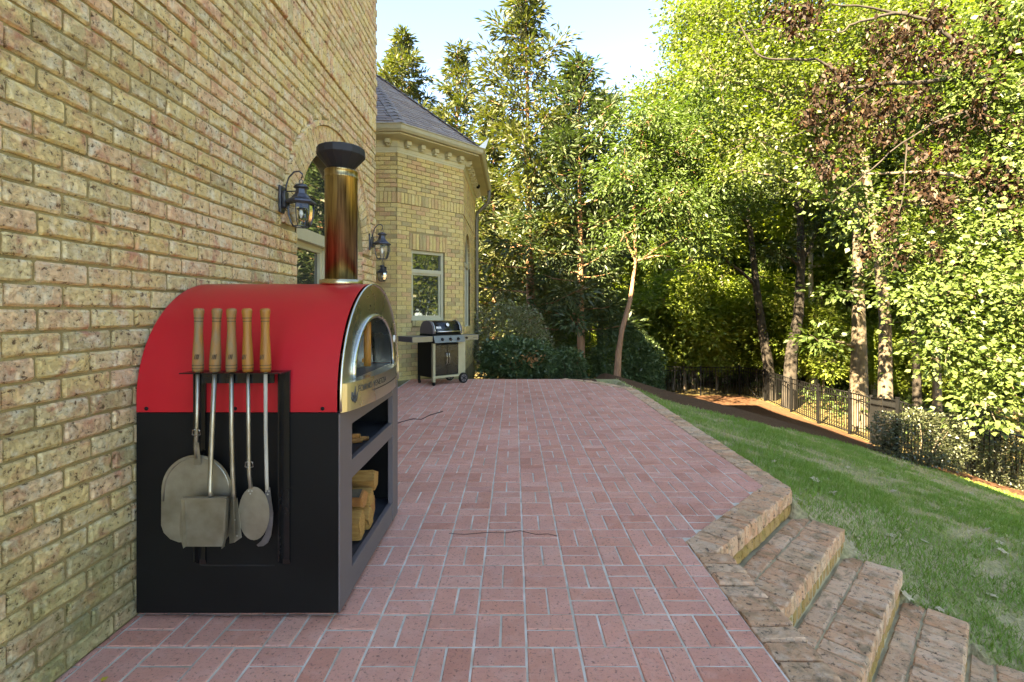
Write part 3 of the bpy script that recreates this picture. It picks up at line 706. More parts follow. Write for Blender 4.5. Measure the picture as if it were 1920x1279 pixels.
# openings on face 2 (i=1) and face 3 (i=2), in metres along the face
L2 = (OC[2] - OC[1]).length; W2 = (.315, 1.09, 1.12, 2.46)
L3 = (OC[3] - OC[2]).length; W3 = (.35, 1.75, .95, 2.35)
def face_M(i):
    t = (OC[i + 1] - OC[i]).normalized(); n = Vector((t.y, -t.x))
    return Matrix(((t.x, n.x, 0, OC[i].x), (t.y, n.y, 0, OC[i].y), (0, 0, 1, 0), (0, 0, 0, 1)))   # local x along, y outward
def bay_face(i, L, start, win_, arch):
    M = face_M(i); z = 0.0; r_ = 0
    def put(a, b, z0, z1, out=0.0):
        if b - a > .02: bb_.cur = random.random(); bb_.box(a, b, -.05, out, z0, z1, 0, M)
    nz_ = int(3.30 / BC); cz_ = 3.30 / nz_
    zs = [(k * cz_ + .004, (k + 1) * cz_ - .005, 0) for k in range(nz_)]; zt = 3.30 + .21
    while zt < ZC + .05: zs.append((zt, zt + BC - MJ, .014)); zt += BC
    for k, (z0, z1, out) in enumerate(zs):
        a = start + (BL / 2 if k % 2 else 0) - BL
        while a < L:
            p, q = max(a, .0), min(a + BL - MJ, L); a += BL; zm = (z0 + z1) / 2; segs = [(p, q)]
            if win_:
                x0, x1, s0, s1 = win_; hw = (x1 - x0) / 2; c_ = (x0 + x1) / 2; oh = 0
                if s0 - .12 < zm < s1: oh = hw
                elif arch and zm >= s1 and zm - s1 < hw + .2: oh = math.sqrt((hw + .2) ** 2 - (zm - s1) ** 2)
                elif not arch and s1 <= zm < s1 + .31: oh = hw + .06
                if oh: segs = [s for s in ((p, min(q, c_ - oh)), (max(p, c_ + oh), q)) if s[1] - s[0] > .02]
            for s in segs: put(s[0], s[1], z0, z1, out)
    a = 0
    while a < L - .02: put(a, min(a + .066, L), 3.304, 3.502, .014); a += .0765
    if win_:
        x0, x1, s0, s1 = win_; hw = (x1 - x0) / 2; c_ = (x0 + x1) / 2
        a = x0
        while a < x1: put(a, min(a + .068, x1), s0 - .115, s0 - .005, .025); a += .0775
        if arch:
            nn = 26
            for k in range(nn):
                a0, a1 = math.pi * (k + .06) / nn, math.pi * (k + .94) / nn; bb_.cur = random.random()
                bb_.prism([M @ Vector((c_ - r * math.cos(t), .004, s1 + r * math.sin(t))) for r, t in ((hw, a0), (hw + .195, a0), (hw + .195, a1), (hw, a1))], (M.to_3x3() @ Vector((0, -.06, 0))))
        else:
            a = x0 - .055
            while a < x1 + .03: put(a, min(a + .068, x1 + .055), s1 + .005, s1 + .305, .004); a += .0775
def bay_hole(i, L, w, arch):
    M = face_M(i); x0, x1, s0, s1 = w; zt = ZC + .2; yo = -.012
    def q(*p): bw.add([M @ Vector((a, yo, z)) for a, z in p], [tuple(range(len(p)))])
    q((0, -.6), (x0, -.6), (x0, zt), (0, zt)); q((x1, -.6), (L, -.6), (L, zt), (x1, zt)); q((x0, -.6), (x1, -.6), (x1, s0 - .02), (x0, s0 - .02))
    tp = [(x0, s1), (x1, s1)] if not arch else [((x0 + x1) / 2 - (x1 - x0) / 2 * math.cos(math.pi * k / 18), s1 + (x1 - x0) / 2 * math.sin(math.pi * k / 18)) for k in range(19)]
    for a, b in zip(tp[:-1], tp[1:]): q(a, b, (b[0], zt), (a[0], zt))
    ring = [(x0, s0 - .02)] + tp + [(x1, s0 - .02)]
    for a, b in zip(ring, ring[1:] + ring[:1]): bw.add([M @ Vector((a[0], yo, a[1])), M @ Vector((a[0], -.16, a[1])), M @ Vector((b[0], -.16, b[1])), M @ Vector((b[0], yo, b[1]))], [(0, 1, 2, 3)])
bay_hole(1, L2, W2, False); bay_hole(2, L3, W3, True); bw.build('bay_wall', M_mortar_wall, house)
bay_face(0, 3.0, .05, None, False); bay_face(1, L2, 0, W2, False); bay_face(2, L3, .03, W3, True)
o = bb_.build('bay_brick_courses', M_baybrick, house); o['kind'] = 'stuff'
# bay windows
M1 = face_M(1) @ Matrix.Translation((0, -.05, 0)); x0, x1, s0, s1 = W2; w2 = MB()
for a, b in ((x0, x0 + .05), (x1 - .06, x1)): w2.box(a, b, -.07, .0, s0 + .05, s1 - .06, 0, M1)
for a, b in ((s0, s0 + .05), (s1 - .06, s1), (2.03, 2.10)): w2.box(x0, x1, -.07, .002, a, b, 0, M1)
w2.box(x0, x1, -.02, .06, s0 - .016, s0 - .001, 0, M1); wb = w2.build('window', M_frame, house)
sh = MB(); sh.box(x0 + .05, x1 - .06, -.065, -.028, s0 + .05, s0 + .09, 0, M1); sh.box(x0 + .05, x1 - .06, -.065, -.028, 1.99, 2.03, 0, M1); sh.box(x0 + .05, x0 + .08, -.065, -.03, s0 + .09, 1.99, 0, M1); sh.box(x1 - .095, x1 - .06, -.065, -.03, s0 + .09, 1.99, 0, M1); sh.build('sash', M_frame, wb)
for za, zb in ((s0 + .05, 2.03), (2.10, s1 - .06)):
    g2 = MB(); g2.box(x0 + .05, x1 - .06, -.055, -.045, za, zb, 0, M1); g2.build('pane', M_glass, wb)
M2 = face_M(2) @ Matrix.Translation((0, -.05, 0)); x0, x1, s0, s1 = W3; hw = (x1 - x0) / 2; c_ = (x0 + x1) / 2; w3 = MB()
for a, b in ((x0, x0 + .06), (x1 - .06, x1), (c_ - .04, c_ + .04)): w3.box(a, b, -.06, .0, s0, s1 - .04, 0, M2)
w3.box(x0, x1, -.06, .006, s1 - .04, s1 + .04, 0, M2); w3.box(x0, x1, -.06, .01, s0 - .02, s0 - .001, 0, M2)
for k in range(18):
    a0, a1 = math.pi * k / 18, math.pi * (k + 1) / 18
    w3.prism([M2 @ Vector((c_ - r * math.cos(t), -.002, s1 + .041 + r * math.sin(t))) for r, t in ((hw - .06, a0), (hw - .042, a0), (hw - .042, a1), (hw - .06, a1))], M2.to_3x3() @ Vector((0, -.05, 0)))
wb3 = w3.build('window', M_frame, house)
g3 = MB(); g3.prism([M2 @ Vector(p) for p in [(x0 + .02, -.03, s0)] + [(c_ - (hw - .02) * math.cos(math.pi * k / 16), -.03, s1 + (hw - .02) * math.sin(math.pi * k / 16)) for k in range(17)] + [(x1 - .02, -.03, s0)]], M2.to_3x3() @ Vector((0, -.006, 0))); g3.build('pane', M_glass, wb3)
# cornice, dentils, gutter, soffit
co = MB(); sweep(co, [(.0, ZC), (.022, ZC), (.022, ZC + .035), (.03, ZC + .04), (.03, ZC + .1), (.045, ZC + .11), (.045, ZC + .2), (.07, ZC + .22), (.34, ZC + .235), (.34, ZC + .30), (.30, ZC + .36)])
cor = co.build('cornice', M_trim, house)
dm = {}
for i in range(0, 3):
    M = face_M(i); L = (OC[i + 1] - OC[i]).length; nn = int(L / .27)
    for k in range(nn):
        c = (k + .5) * L / nn; de = MB(); de.box(-.045, .045, 0, .13, 0, .075); de.box(-.03, .03, 0, .095, -.035, -.002)
        o = de.build('dentil', M_trim, cor) if 'd' not in dm else link('dentil', dm['d'], cor)
        dm['d'] = o.data; o.matrix_parent_inverse = Matrix.Identity(4); t = M @ Matrix.Translation((c, .046, ZC + .135)); o.matrix_local = t
gu = MB(); sweep(gu, [(.342, ZC + .255), (.40, ZC + .26), (.43, ZC + .30), (.435, ZC + .36), (.45, ZC + .375), (.45, ZC + .385), (.42, ZC + .385), (.42, ZC + .33), (.345, ZC + .33)], 0, 3)
gut = gu.build('gutter', M_gutter, house)
sg = MB(); g2_ = offs(.45)[2]; sg.prism([(g2_.x - .1, g2_.y - .1, ZC + .385), (g2_.x + .02, g2_.y + .02, ZC + .385), (g2_.x + .09, g2_.y + .16, ZC + .66)], (.004, -.003, 0)); sg.build('splash_guard', M_white, gut)
ds = MB(); ds.tube([(-.66, 13.0, ZC + .27), (-.66, 13.0, ZC + .1), (-.70, 13.02, ZC - .05), (-.86, 13.05, ZC - .2), (-.985, 13.07, ZC - .32), (-.99, 13.07, ZC - .5), (-.99, 13.07, .0), (-.93, 13.03, -.1)], .048, 8); ds.build('downspout', M_downspout, house)
sc = MB(); sc.lathe([(.03, .03), (.05, .02), (.055, -.01), (.045, -.045), (.02, -.065)], (-.90, 12.2, ZC + .19), 14); tag(sc.build('security_camera', M_black), 'small black dome camera under the bay soffit', 'camera')
# bay roof of shingle courses
eave = [(*p, ZC + .375) for p in offs(.40)]; apex = Vector((-3.62, 11.68, 7.15))
rb = MB(); rb.add([Vector(e) - Vector((0, 0, .03)) for e in eave] + [apex - Vector((0, 0, .03))], [(i, i + 1, 6) for i in range(5)]); broof = rb.build('bay_roof', M_shingle, house)
shg = MB()
for i in range(0, 4):
    a, b = Vector(eave[i]), Vector(eave[i + 1]); mid = (a + b) / 2; nrm = (b - a).cross(apex - a).normalized(); nrm = nrm if nrm.z > 0 else -nrm
    sl_ = (apex - mid).length; ncs = int(sl_ / .14)
    for k in range(ncs):
        t0, t1 = k / ncs, min(1, (k + 1.25) / ncs); A0, B0 = a.lerp(apex, t0), b.lerp(apex, t0); A1, B1 = a.lerp(apex, t1), b.lerp(apex, t1)
        Lr = (B0 - A0).length; nt = max(1, int(Lr / .24)); offk = random.random() * .5
        cuts = sorted({0.0, 1.0} | {min(1, max(0, (j + offk + random.uniform(-.12, .12)) / nt)) for j in range(nt)})
        for c0, c1 in zip(cuts[:-1], cuts[1:]):
            if c1 - c0 < .01: continue
            g = .004 / Lr; th = random.choice((.013, .017, .022)); dn = random.uniform(-.004, .004)
            p0, p1 = A0.lerp(B0, c0 + g), A0.lerp(B0, c1 - g); q0, q1 = A1.lerp(B1, c0 + g), A1.lerp(B1, c1 - g)
            shg.cur = random.random(); v = [p0 + nrm * th, p1 + nrm * th, q1 + nrm * .003, q0 + nrm * .003, p0 - nrm * .005, p1 - nrm * .005]
            shg.add(v, [(0, 1, 2, 3), (4, 5, 1, 0), (4, 0, 3), (5, 2, 1)])
for i in (1, 2, 3):                                 # hip caps
    a = Vector(eave[i]); nn = 22
    for k in range(nn):
        p, q = a.lerp(apex, k / nn), a.lerp(apex, (k + 1.2) / nn); s_ = (Vector(eave[i + 1]) - Vector(eave[i - 1])).normalized() * .11
        shg.cur = random.random(); u = Vector((0, 0, .045)); dr = Vector((0, 0, .012))
        shg.add([p - s_ + dr, p + u, p + s_ + dr, q + s_, q + Vector((0, 0, .02)), q - s_], [(0, 1, 4, 5), (1, 2, 3, 4)])
o = shg.build('shingles', M_shingle, broof); o['kind'] = 'stuff'
# ------------------------------------------------------------------ pizza oven
OX0, OX1, OY0, OY1 = -1.578, -.728, 2.05, 3.07
OYC = (OY0 + OY1) / 2; OR = (OY1 - OY0) / 2; ZS = .869; ZA = .922
oven = thing('pizza_oven', ((OX0 + OX1) / 2, OYC, 0), 'red domed outdoor pizza oven on a black cart against the brick wall', 'pizza oven')
def arch_sec(r, n=36, zb=ZS, e=0.0): return [(OYC - r, zb)] + [(OYC - r * math.cos(math.pi * k / n), ZA + r * math.sin(math.pi * k / n)) for k in range(n + 1)] + [(OYC + r, zb)]
d = MB(); sec = arch_sec(OR, 40)
d.add([(OX0, y, z) for y, z in sec] + [(OX1 - .012, y, z) for y, z in sec], [(i, i + 1, len(sec) + i + 1, len(sec) + i) for i in range(len(sec) - 1)], True)
d.add([(OX0, y, z) for y, z in sec], [list(range(len(sec)))])
dome = d.build('dome', M_red, oven)
for x in (-1.535, -1.165, -.80):
    b = MB(); b.lathe([(.008, 0), (.008, .003), (.004, .005)], (0, 0, 0), 10); o = b.build('bolt', M_black, dome); o.location = (x, OY0 - .0005, .884); o.rotation_euler = (R(90), 0, 0)
# stainless front with elliptical mouth
ZB, MR, MH = .985, .362, .288
def mouth(k, n, dr=0.0): a = math.pi * k / n; return (OYC + .01 - (MR + dr) * math.cos(a), ZB + (MH + dr) * math.sin(a) ** .92)
f = MB(); n = 40
o_pts = [(OYC - (OR - .006) * math.cos(math.pi * k / n), ZA + (OR - .006) * math.sin(math.pi * k / n)) for k in range(n + 1)]
i_pts = [mouth(k, n) for k in range(n + 1)]
vs = [(OX1, y, max(z, ZS)) for y, z in o_pts] + [(OX1, y, z) for y, z in i_pts] + [(OX1 - .35, y, z) for y, z in i_pts]
N1 = n + 1
f.add(vs[:2 * N1], [(k, k + 1, N1 + k + 1, N1 + k) for k in range(n)])
f.add([(OX1, OYC - OR + .006, ZA), (OX1, *i_pts[0]), (OX1, i_pts[0][0], ZS), (OX1, OYC - OR + .006, ZS)], [(0, 1, 2, 3)]); f.add([(OX1, OYC + OR - .006, ZA), (OX1, *i_pts[-1]), (OX1, i_pts[-1][0], ZS), (OX1, OYC + OR - .006, ZS)], [(3, 2, 1, 0)])
face = f.build('face_plate', M_steel, oven)
rim = MB(); rim.tube([(OX1 + .002, y, z) for y, z in ([(OYC - OR + .003, ZS)] + [(OYC - (OR - .003) * math.cos(math.pi * k / n), ZA + (OR - .003) * math.sin(math.pi * k / n)) for k in range(n + 1)] + [(OYC + OR - .003, ZS)])], .006, 6); rim.build('trim_ring', M_steel, face)
rim = MB(); mp_ = [mouth(k, n, -.006) for k in range(n + 1)]
rim.tube([(OX1 + .004, y, z) for y, z in mp_], .011, 6); rim.build('mouth_rim', M_steel, face)
cav = MB(); cav.add([(OX1 - .001, y, z) for y, z in i_pts] + [(OX1 - .18, y, z) for y, z in i_pts], [(k, N1 + k, N1 + k + 1, k + 1) for k in range(n)], True); cav.build('throat', M_steel, oven)
cav = MB(); cav.add([(OX1 - .181, y, z) for y, z in i_pts] + [(OX1 - .75, y, z + .06) for y, z in i_pts], [(k, N1 + k, N1 + k + 1, k + 1) for k in range(n)], True); cav.add([(OX1 - .75, y, z + .06) for y, z in i_pts], [list(range(N1))]); cav.build('oven_chamber', M_soot, oven)
fl = MB(); fl.box(OX1 - .76, OX1 - .002, OYC - .37, OYC + .38, ZB - .05, ZB - .004); fl.build('oven_floor', M_dark_in, oven)
# door standing inside with a wooden handle
dr = MB(); DX = -.835
dr.prism([(DX, 2.62 - .28 * math.cos(math.pi * k / 20), ZB + .245 * math.sin(math.pi * k / 20) ** .9) for k in range(21)], (-.012, 0, 0)); door = dr.build('door', M_steel, oven)
hd = MB(); hd.lathe([(.016, 0), (.0195, .004), (.0195, .236), (.014, .242)], (-.795, 2.66, ZB + .008), 14); hd.box(-.822, -.798, 2.65, 2.67, ZB + .03, ZB + .05); hd.box(-.822, -.798, 2.65, 2.67, ZB + .19, ZB + .21); hd.build('handle', M_wood, door)
# landing shelf with bowed apron
def bow(t): y = 2.056 + t * .908; s = math.sin(math.pi * t); return (OX1 + .075 * (abs(s) ** .45) * (.86 + .14 * s) if 0 < t < 1 else OX1, y)
bp_ = [bow(k / 40) for k in range(41)]
sh = MB(); sh.prism([(x, y, .865) for x, y in bp_], (0, 0, ZB - .865), False)
for k in range(len(sh.sm)): sh.sm[k] = False
shelf = sh.build('landing_shelf', M_steel, oven)
sl2 = MB()
for k in range(11, 39):
    (xa, ya), (xb, yb) = bow(k / 40), bow((k + 1) / 40); za, zb = .921, .921
    sl2.add([(xa + .0015, ya, za - .003), (xb + .0015, yb, zb - .003), (xb + .0015, yb, zb + .003), (xa + .0015, ya, za + .003)], [(0, 1, 2, 3)])
sl2.build('slot', M_ink, shelf)
ft = bpy.data.curves.new('lettering', 'FONT'); ft.body = 'FORNO VENETZIA'; ft.size = .040; ft.extrude = .0004; ft.shear = .0
tmp = bpy.data.objects.new('tmp_text', ft); C.objects.link(tmp); bpy.context.view_layer.update()
me = bpy.data.meshes.new_from_object(tmp.evaluated_get(bpy.context.evaluated_depsgraph_get())); bpy.data.objects.remove(tmp)
xs = np.empty(len(me.vertices) * 3, np.float32); me.vertices.foreach_get('co', xs); xs = xs.reshape(-1, 3); wtx = xs[:, 0].max()
new = np.empty_like(xs)
for i, (a, b, c) in enumerate(xs):
    yy = 2.155 + a * .34 / wtx; t = (yy - 2.056) / .908; bx_, _ = bow(t); new[i] = (bx_ + .0012 + c, yy, .936 + b * 1.0)
me.vertices.foreach_set('co', new.ravel()); me.materials.clear(); me.materials.append(M_ink); link('lettering', me, shelf)
lg = MB()
for (dy, dz, h, w, ln) in ((0, 0, .062, .010, .006), (-.014, -.004, .042, .008, -.004), (.013, -.006, .040, .008, .008), (.004, -.012, .028, .011, -.003)):
    y0 = 2.128 + dy; z0 = .905 + dz; t = (y0 - 2.056) / .908; xb = bow(t)[0] + .004
    lg.prism([(xb, y0, z0), (xb, y0 + w, z0 + h * .35), (xb, y0 + w * .4 + ln, z0 + h * .7), (xb, y0 + ln * 1.5, z0 + h), (xb, y0 - w * .5 + ln, z0 + h * .62), (xb, y0 - w, z0 + h * .3)], (-.006, 0, 0))
lg.build('flame_emblem', M_ink, shelf)
em = MB(); em.lathe([(.022, 0), (.022, .002), (.012, .003)], (0, 0, 0), 16); o = em.build('badge', M_white, face); o.location = (OX1 + .0005, 2.975, 1.125); o.rotation_euler = (0, R(90), 0)
# cart
ZL = .03
ct = MB(); t_ = .012
ct.box(OX0, OX1 - .006, OY0, OY0 + t_, ZL, ZS - .003); ct.box(OX0, OX1 - .006, OY1 - t_, OY1, ZL, ZS - .003); ct.box(OX0, OX0 + t_, OY0 + t_ + .001, OY1 - t_ - .001, ZL, ZS - .003)
cart = ct.build('cart_body', M_black, oven)
for ya, yb in ((OY0 + .0005, 2.205), (2.945, OY1 - .0005)):
    fr = MB(); fr.box(OX1 - .03, OX1, ya, yb, ZL + .001, .864, .002); fr.build('front_stile', M_greysteel, oven)
for z0, z1 in ((.784, .863), (.538, .621), (ZL + .001, .14)):
    rl = MB(); rl.box(OX1 - .03, OX1 - .003, 2.206, 2.944, z0, z1, .002); rl.build('front_rail', M_greysteel, oven)
sf = MB(); sf.box(OX0 + .015, OX1 - .031, OY0 + .014, OY1 - .014, .585, .60); sf.build('cart_shelf', M_dark_in, oven)
sf = MB(); sf.box(OX0 + .015, OX1 - .031, OY0 + .014, OY1 - .014, .11, .125); sf.build('cart_floor', M_dark_in, oven)
sf = MB(); sf.box(OX0 + .015, OX1 - .031, OY0 + .014, OY1 - .014, .84, .86); sf.build('cart_top', M_black, oven)
for x in (OX0 + .1, OX1 - .1):
    for yy in (OY0 + .1, OY1 - .1):
        w = MB(); w.tube([(x - .012, yy, .028), (x + .012, yy, .028)], .027, 12); w.box(x - .02, x + .02, yy - .02, yy + .02, .03, .09); w.build('caster', M_black, oven)
pn = MB(); yy = OY0 - .001
def line(a, b, w): 
    a, b = Vector(a), Vector(b); dd = (b - a).normalized(); s = Vector((-dd.z, 0, dd.x)) * w / 2; pn.add([a + s, a - s, b - s, b + s], [(0, 1, 2, 3)])
pa = [P(374, 1040, yy), P(374, 1056, yy), P(377, 1060, yy), P(515, 1060, yy)]
for a, b in zip(pa[:-1], pa[1:]): line(a, b, .004)
pn.build('access_panel_seam', M_soot, cart)
# flue
FX = -.902
fu = MB(); fu.lathe([(.108, -.012), (.108, .022), (.086, .026)], (FX, OYC, 1.43), 28); fu.build('flue_collar', M_flue2, oven)
fu = MB(); fu.lathe([(.0815, 1.44), (.0815, 1.975), (.085, 1.98), (.085, 1.985), (.0825, 1.99), (.0825, 2.012), (.085, 2.016), (.082, 2.022)], (FX, OYC, 0), 36); flue = fu.build('flue', M_flue, oven)
fu = MB(); fu.lathe([(.060, 2.005), (.062, 2.030), (.117, 2.092), (.121, 2.098), (.121, 2.132), (.114, 2.138), (.02, 2.142)], (FX, OYC, 0), 16, False); fu.build('flue_cap', M_cap, oven)
# tool rack
RK = 1.965
rk = MB(); zr = P(0, 699, RK).z
a = P(344, 0, RK).x; b = P(527, 0, RK).x
rk.box(a - .01, b + .002, RK - .012, OY0 - .001, zr - .004, zr)
for (u0, u1) in ((346, 363), (509, 527)):
    xa, xb = P(u0, 0, RK).x, P(u1, 0, RK).x
    for (p0, p1, y0, y1) in ((xa, xa + .006, RK + .052, OY0 - .001), (xa + .006, xb, OY0 - .012, OY0 - .002)):
        rk.add([(p0, y0, zr - .004), (p1, y0, zr - .004), (p1, y1, zr - .004), (p0, y1, zr - .004), (p0, y0, .26), (p1, y0, .26), (p1, y1, .235), (p0, y1, .235)], [(0, 1, 2, 3), (0, 4, 5, 1), (1, 5, 6, 2), (2, 6, 7, 3), (3, 7, 4, 0), (4, 7, 6, 5)])
rk.box(P(363, 0, RK).x, P(509, 0, RK).x, RK + .02, RK + .026, zr - .045, zr - .004)
rk.build('tool_rack', M_blackgloss, oven)
# ------------------------------------------------------------------ tools hanging on the rack
def handle(mb, top, bot, r=1.0):
    top, bot = Vector(top), Vector(bot); L = (bot - top)
    pr = [(0, .010), (.012, .0205), (.05, .0225), (.10, .0205), (.17, .0185), (.30, .0178), (.42, .0182), (.55, .0205), (.68, .0225), (.82, .0238), (.95, .0238), (1, .021)]
    mb.tube([top + L * t for t, _ in pr], [q * r for _, q in pr], 14)
    return [(t, q * r) for t, q in pr]
TY = 1.975
def tool(name, label, hx, hx2, worn, shaft_px, blade_fn, sh_r=.0075, mat=M_tool):
    t = thing(name, P(hx2, 1000, TY), label, 'tool', 'oven tools hanging on the rack'); del t['group']
    h = MB(); tp, bt = P(hx, 578, TY), P(hx2, 697, TY); pr = handle(h, tp, bt, .88); ho = h.build('handle', M_woodworn if worn else M_wood, t)
    for tt in (.155, .205, .895, .945):
        rg = MB(); c = tp.lerp(bt, tt); rad = np.interp(tt, [q[0] for q in pr], [q[1] for q in pr]); dd = (bt - tp).normalized()
        rg.tube([c - dd * .0016, c + dd * .0016], rad + .0005, 14); rg.build('burnt_ring', M_ring, ho)
    mk = MB(); c = tp.lerp(bt, .76) + Vector((-.006 if not worn else .004, -.0212, 0))
    for k in range(3): mk.prism([c + Vector((-.007 + k * .006, 0, -.010)), c + Vector((-.004 + k * .006, 0, -.010)), c + Vector((0 + k * .006, 0, .010)), c + Vector((-.003 + k * .006, 0, .008))], (0, .004, 0))
    mk.build('burnt_mark', M_ring, ho)
    s = MB(); s.tube([P(x, y, TY + dy) for x, y, dy in shaft_px], sh_r, 10); so = s.build('shaft', mat, t)
    blade_fn(t, so); return t
def plate(name, px, Y, th, mat, parent, tilt=0.0):
    ym = sum(p[1] for p in px) / len(px)
    b = MB(); b.prism([P(x, y, Y) + Vector((0, tilt * (y - ym), 0)) for x, y in px], (0, th, 0)); return b.build(name, mat, parent)
def clamp(t, x, y):
    for sx in (-1, 1):
        c = MB(); p = P(x, y, TY - .008); c.tube([p + Vector((sx * .004, 0, .012)), p + Vector((sx * .014, -.004, .010)), p + Vector((sx * .016, -.004, -.008)), p + Vector((sx * .004, 0, -.012))], .0022, 6); c.build('wing_clip', M_steel, t)
def rivets(t, pts, Y):
    for x, y in pts: c = MB(); p = P(x, y, Y); c.lathe([(.0035, 0), (.003, .0015), (.001, .0022)], (0, 0, 0), 8); o = c.build('rivet', M_steel, t); o.location = p; o.rotation_euler = (R(90), 0, 0)
def b_peel(t, so):
    px = []
    for k in range(25): a = math.pi * k / 24; px.append((368.5 - 66 * math.cos(a), 922 - 69 * math.sin(a) ** .95))
    px = px + [(435, 985), (432, 1000), (424, 1011), (412, 1017), (335, 1017), (319, 1011), (307, 999), (302, 985)]
    pl_ = plate('blade', px, TY + .03, .0018, M_tool, t)
    lip = MB(); lip.tube([P(306 + 0, 940, TY + .028)] + [P(368.5 - 61 * math.cos(math.pi * k / 20), 920 - 62 * math.sin(math.pi * k / 20), TY + .0285) for k in range(1, 20)] + [P(431, 940, TY + .028)], .0028, 6); lip.build('pressed_rib', M_tool, pl_)
    clamp(t, 369, 811); rivets(t, ((366, 860), (372, 860), (369, 868)), TY + .0285)
    sk = MB(); sk.add([P(365, 830, TY - .004), P(373, 830, TY - .004), P(377, 872, TY + .0275), P(363, 872, TY + .0275)], [(0, 1, 2, 3)]); sk.build('socket', M_tool, t)
tool('pizza_peel', 'large round-topped aluminium pizza peel with wooden handle on the oven rack', 373, 371, True, [(371, 690, 0), (369, 800, .002), (367, 840, .008), (369, 858, .022)], b_peel)
def b_shovel(t, so):
    plate('blade', [(346, 934), (427, 934), (421, 1025), (347, 1025)], TY - .012, .0018, M_tool, t)
    for px in ([(346, 934), (350, 1024), (344, 1003), (343, 985)], [(427, 934), (430, 934), (427, 990), (424, 1010), (421, 1025)]):
        b = MB(); b.prism([P(x, y, TY - .0135) for x, y in px], (0, -.02, 0)); b.build('side_flange', M_tool, t)
    b = MB(); b.prism([P(346, 931, TY - .012), P(428, 931, TY - .012), P(428, 935, TY - .012), P(346, 935, TY - .012)], (0, -.018, 0)); b.build('back_flange', M_tool, t)
tool('ash_shovel', 'square flanged ash shovel with wooden handle hanging in front of the peel', 407, 403, True, [(403, 690, 0), (398, 800, -.004), (393, 920, -.012), (396, 931, -.016)], b_shovel, .0095)
def b_brush(t, so):
    plate('blade', [(432, 934), (445, 934), (453, 1008), (440, 1017), (432, 1019), (428, 1000)], TY + .004, .0018, M_tool, t)
    b = MB(); b.prism([P(432, 934, TY + .002), P(438, 934, TY - .028), P(440, 1017, TY - .028), P(430, 1019, TY + .002)], (.002, 0, 0)); b.build('side_flange', M_tool, t)
    rivets(t, ((437, 943), (440, 975), (437, 1007), (444, 1005)), TY + .003)
tool('narrow_scraper', 'narrow angled metal scraper with wooden handle beside the ash shovel', 434, 434, True, [(434, 690, 0), (434, 800, 0), (436, 880, 0), (438, 925, 0), (438, 938, .003)], b_brush, .0085)
def b_turn(t, so):
    px = [(476 + 29 * math.sin(a) * (1.0), 963 - 50 * math.cos(a)) for a in [2 * math.pi * k / 30 for k in range(30)]]
    plate('blade', px, TY + .006, .0018, M_tool, t); clamp(t, 468, 871); rivets(t, ((466, 921), (472, 921), (469, 926)), TY + .0045)
tool('turning_peel', 'small oval turning peel with wooden handle hanging beside the curved blade', 463, 465, False, [(465, 690, 0), (466, 800, 0), (467, 890, 0), (470, 915, .004)], b_turn)
def b_hook(t, so):
    px = [(497, 914), (506, 914), (509, 940), (512, 962), (511, 985), (508, 1005), (502, 1018), (494, 1024), (484, 1025), (481, 1022), (490, 1014), (497, 1002), (501, 985), (500, 960), (497, 938)]
    plate('blade', px, TY + .012, .002, M_dkblade, t); rivets(t, ((499, 921), (504, 921), (502, 927)), TY + .0105)
tool('curved_blade', 'rusty-shafted tool with a curved dark steel blade and wooden handle on the rack', 497, 498, False, [(498, 690, 0), (498, 800, 0), (500, 900, .006), (501, 918, .010)], b_hook, .0072, M_bark3)

# ------------------------------------------------------------------ firewood
def log(name, label, x1, L, yc, zc, ry, rz, seed, mat, rot=0.0, bark=True):
    r = random.Random(seed); t = thing(name, (x1 - L / 2, yc, zc - rz), label, 'firewood'); b = MB()
    sides = 5; prof = [(math.cos(2 * math.pi * k / sides + rot) * ry * r.uniform(.85, 1.15), math.sin(2 * math.pi * k / sides + rot) * rz * r.uniform(.85, 1.15)) for k in range(sides)]
    xs_ = [x1 - L, x1 - L * .66, x1 - L * .33, x1 - .012, x1]; vs = []
    for i, x in enumerate(xs_):
        s = 1 if i < 4 else .96
        for (py, pz) in prof: vs.append((x + r.uniform(-.004, .004), yc + py * s + r.uniform(-.004, .004), zc + pz * s + r.uniform(-.004, .004)))
    fs = [(i * sides + k, i * sides + (k + 1) % sides, (i + 1) * sides + (k + 1) % sides, (i + 1) * sides + k) for i in range(4) for k in range(sides)]
    b.add(vs, fs); b.add(vs[-sides:], [tuple(range(sides))]); b.add(vs[:sides], [tuple(range(sides))[::-1]]); b.build('split_wood', mat, t)
    if bark:
        q = MB(); k = r.randrange(sides); a = []
        for i in range(4): a += [Vector(vs[i * sides + k]), Vector(vs[i * sides + (k + 1) % sides])]
        nrm = Vector((0, math.cos(2 * math.pi * (k + .5) / sides + rot), math.sin(2 * math.pi * (k + .5) / sides + rot))) * .004
        q.add([v + nrm for v in a], [(i * 2, i * 2 + 1, i * 2 + 3, i * 2 + 2) for i in range(3)]); q.build('bark', M_bark, t)
log('firewood_log', 'blocky pale split log standing foremost on the cart floor', -.775, .30, 2.505, .205, .058, .080, 1, M_log, .3, False)
log('firewood_log', 'reddish split log lying on top of the foremost pale log', -.775, .32, 2.54, .322, .045, .048, 2, M_log2, .2)
log('firewood_log', 'flat split log lying low on the cart floor behind the foremost log', -.765, .34, 2.625, .188, .050, .060, 3, M_log, .5)
log('firewood_log', 'split log in the middle layer under the topmost log', -.77, .34, 2.655, .292, .048, .050, 4, M_log, .1)
log('firewood_log', 'dark round-edged log lying deepest in the lower stack', -.79, .34, 2.745, .195, .056, .066, 5, M_log2, .8)
log('firewood_log', 'large yellow split log on top of the firewood stack', -.77, .36, 2.73, .355, .062, .058, 6, M_log, .45)
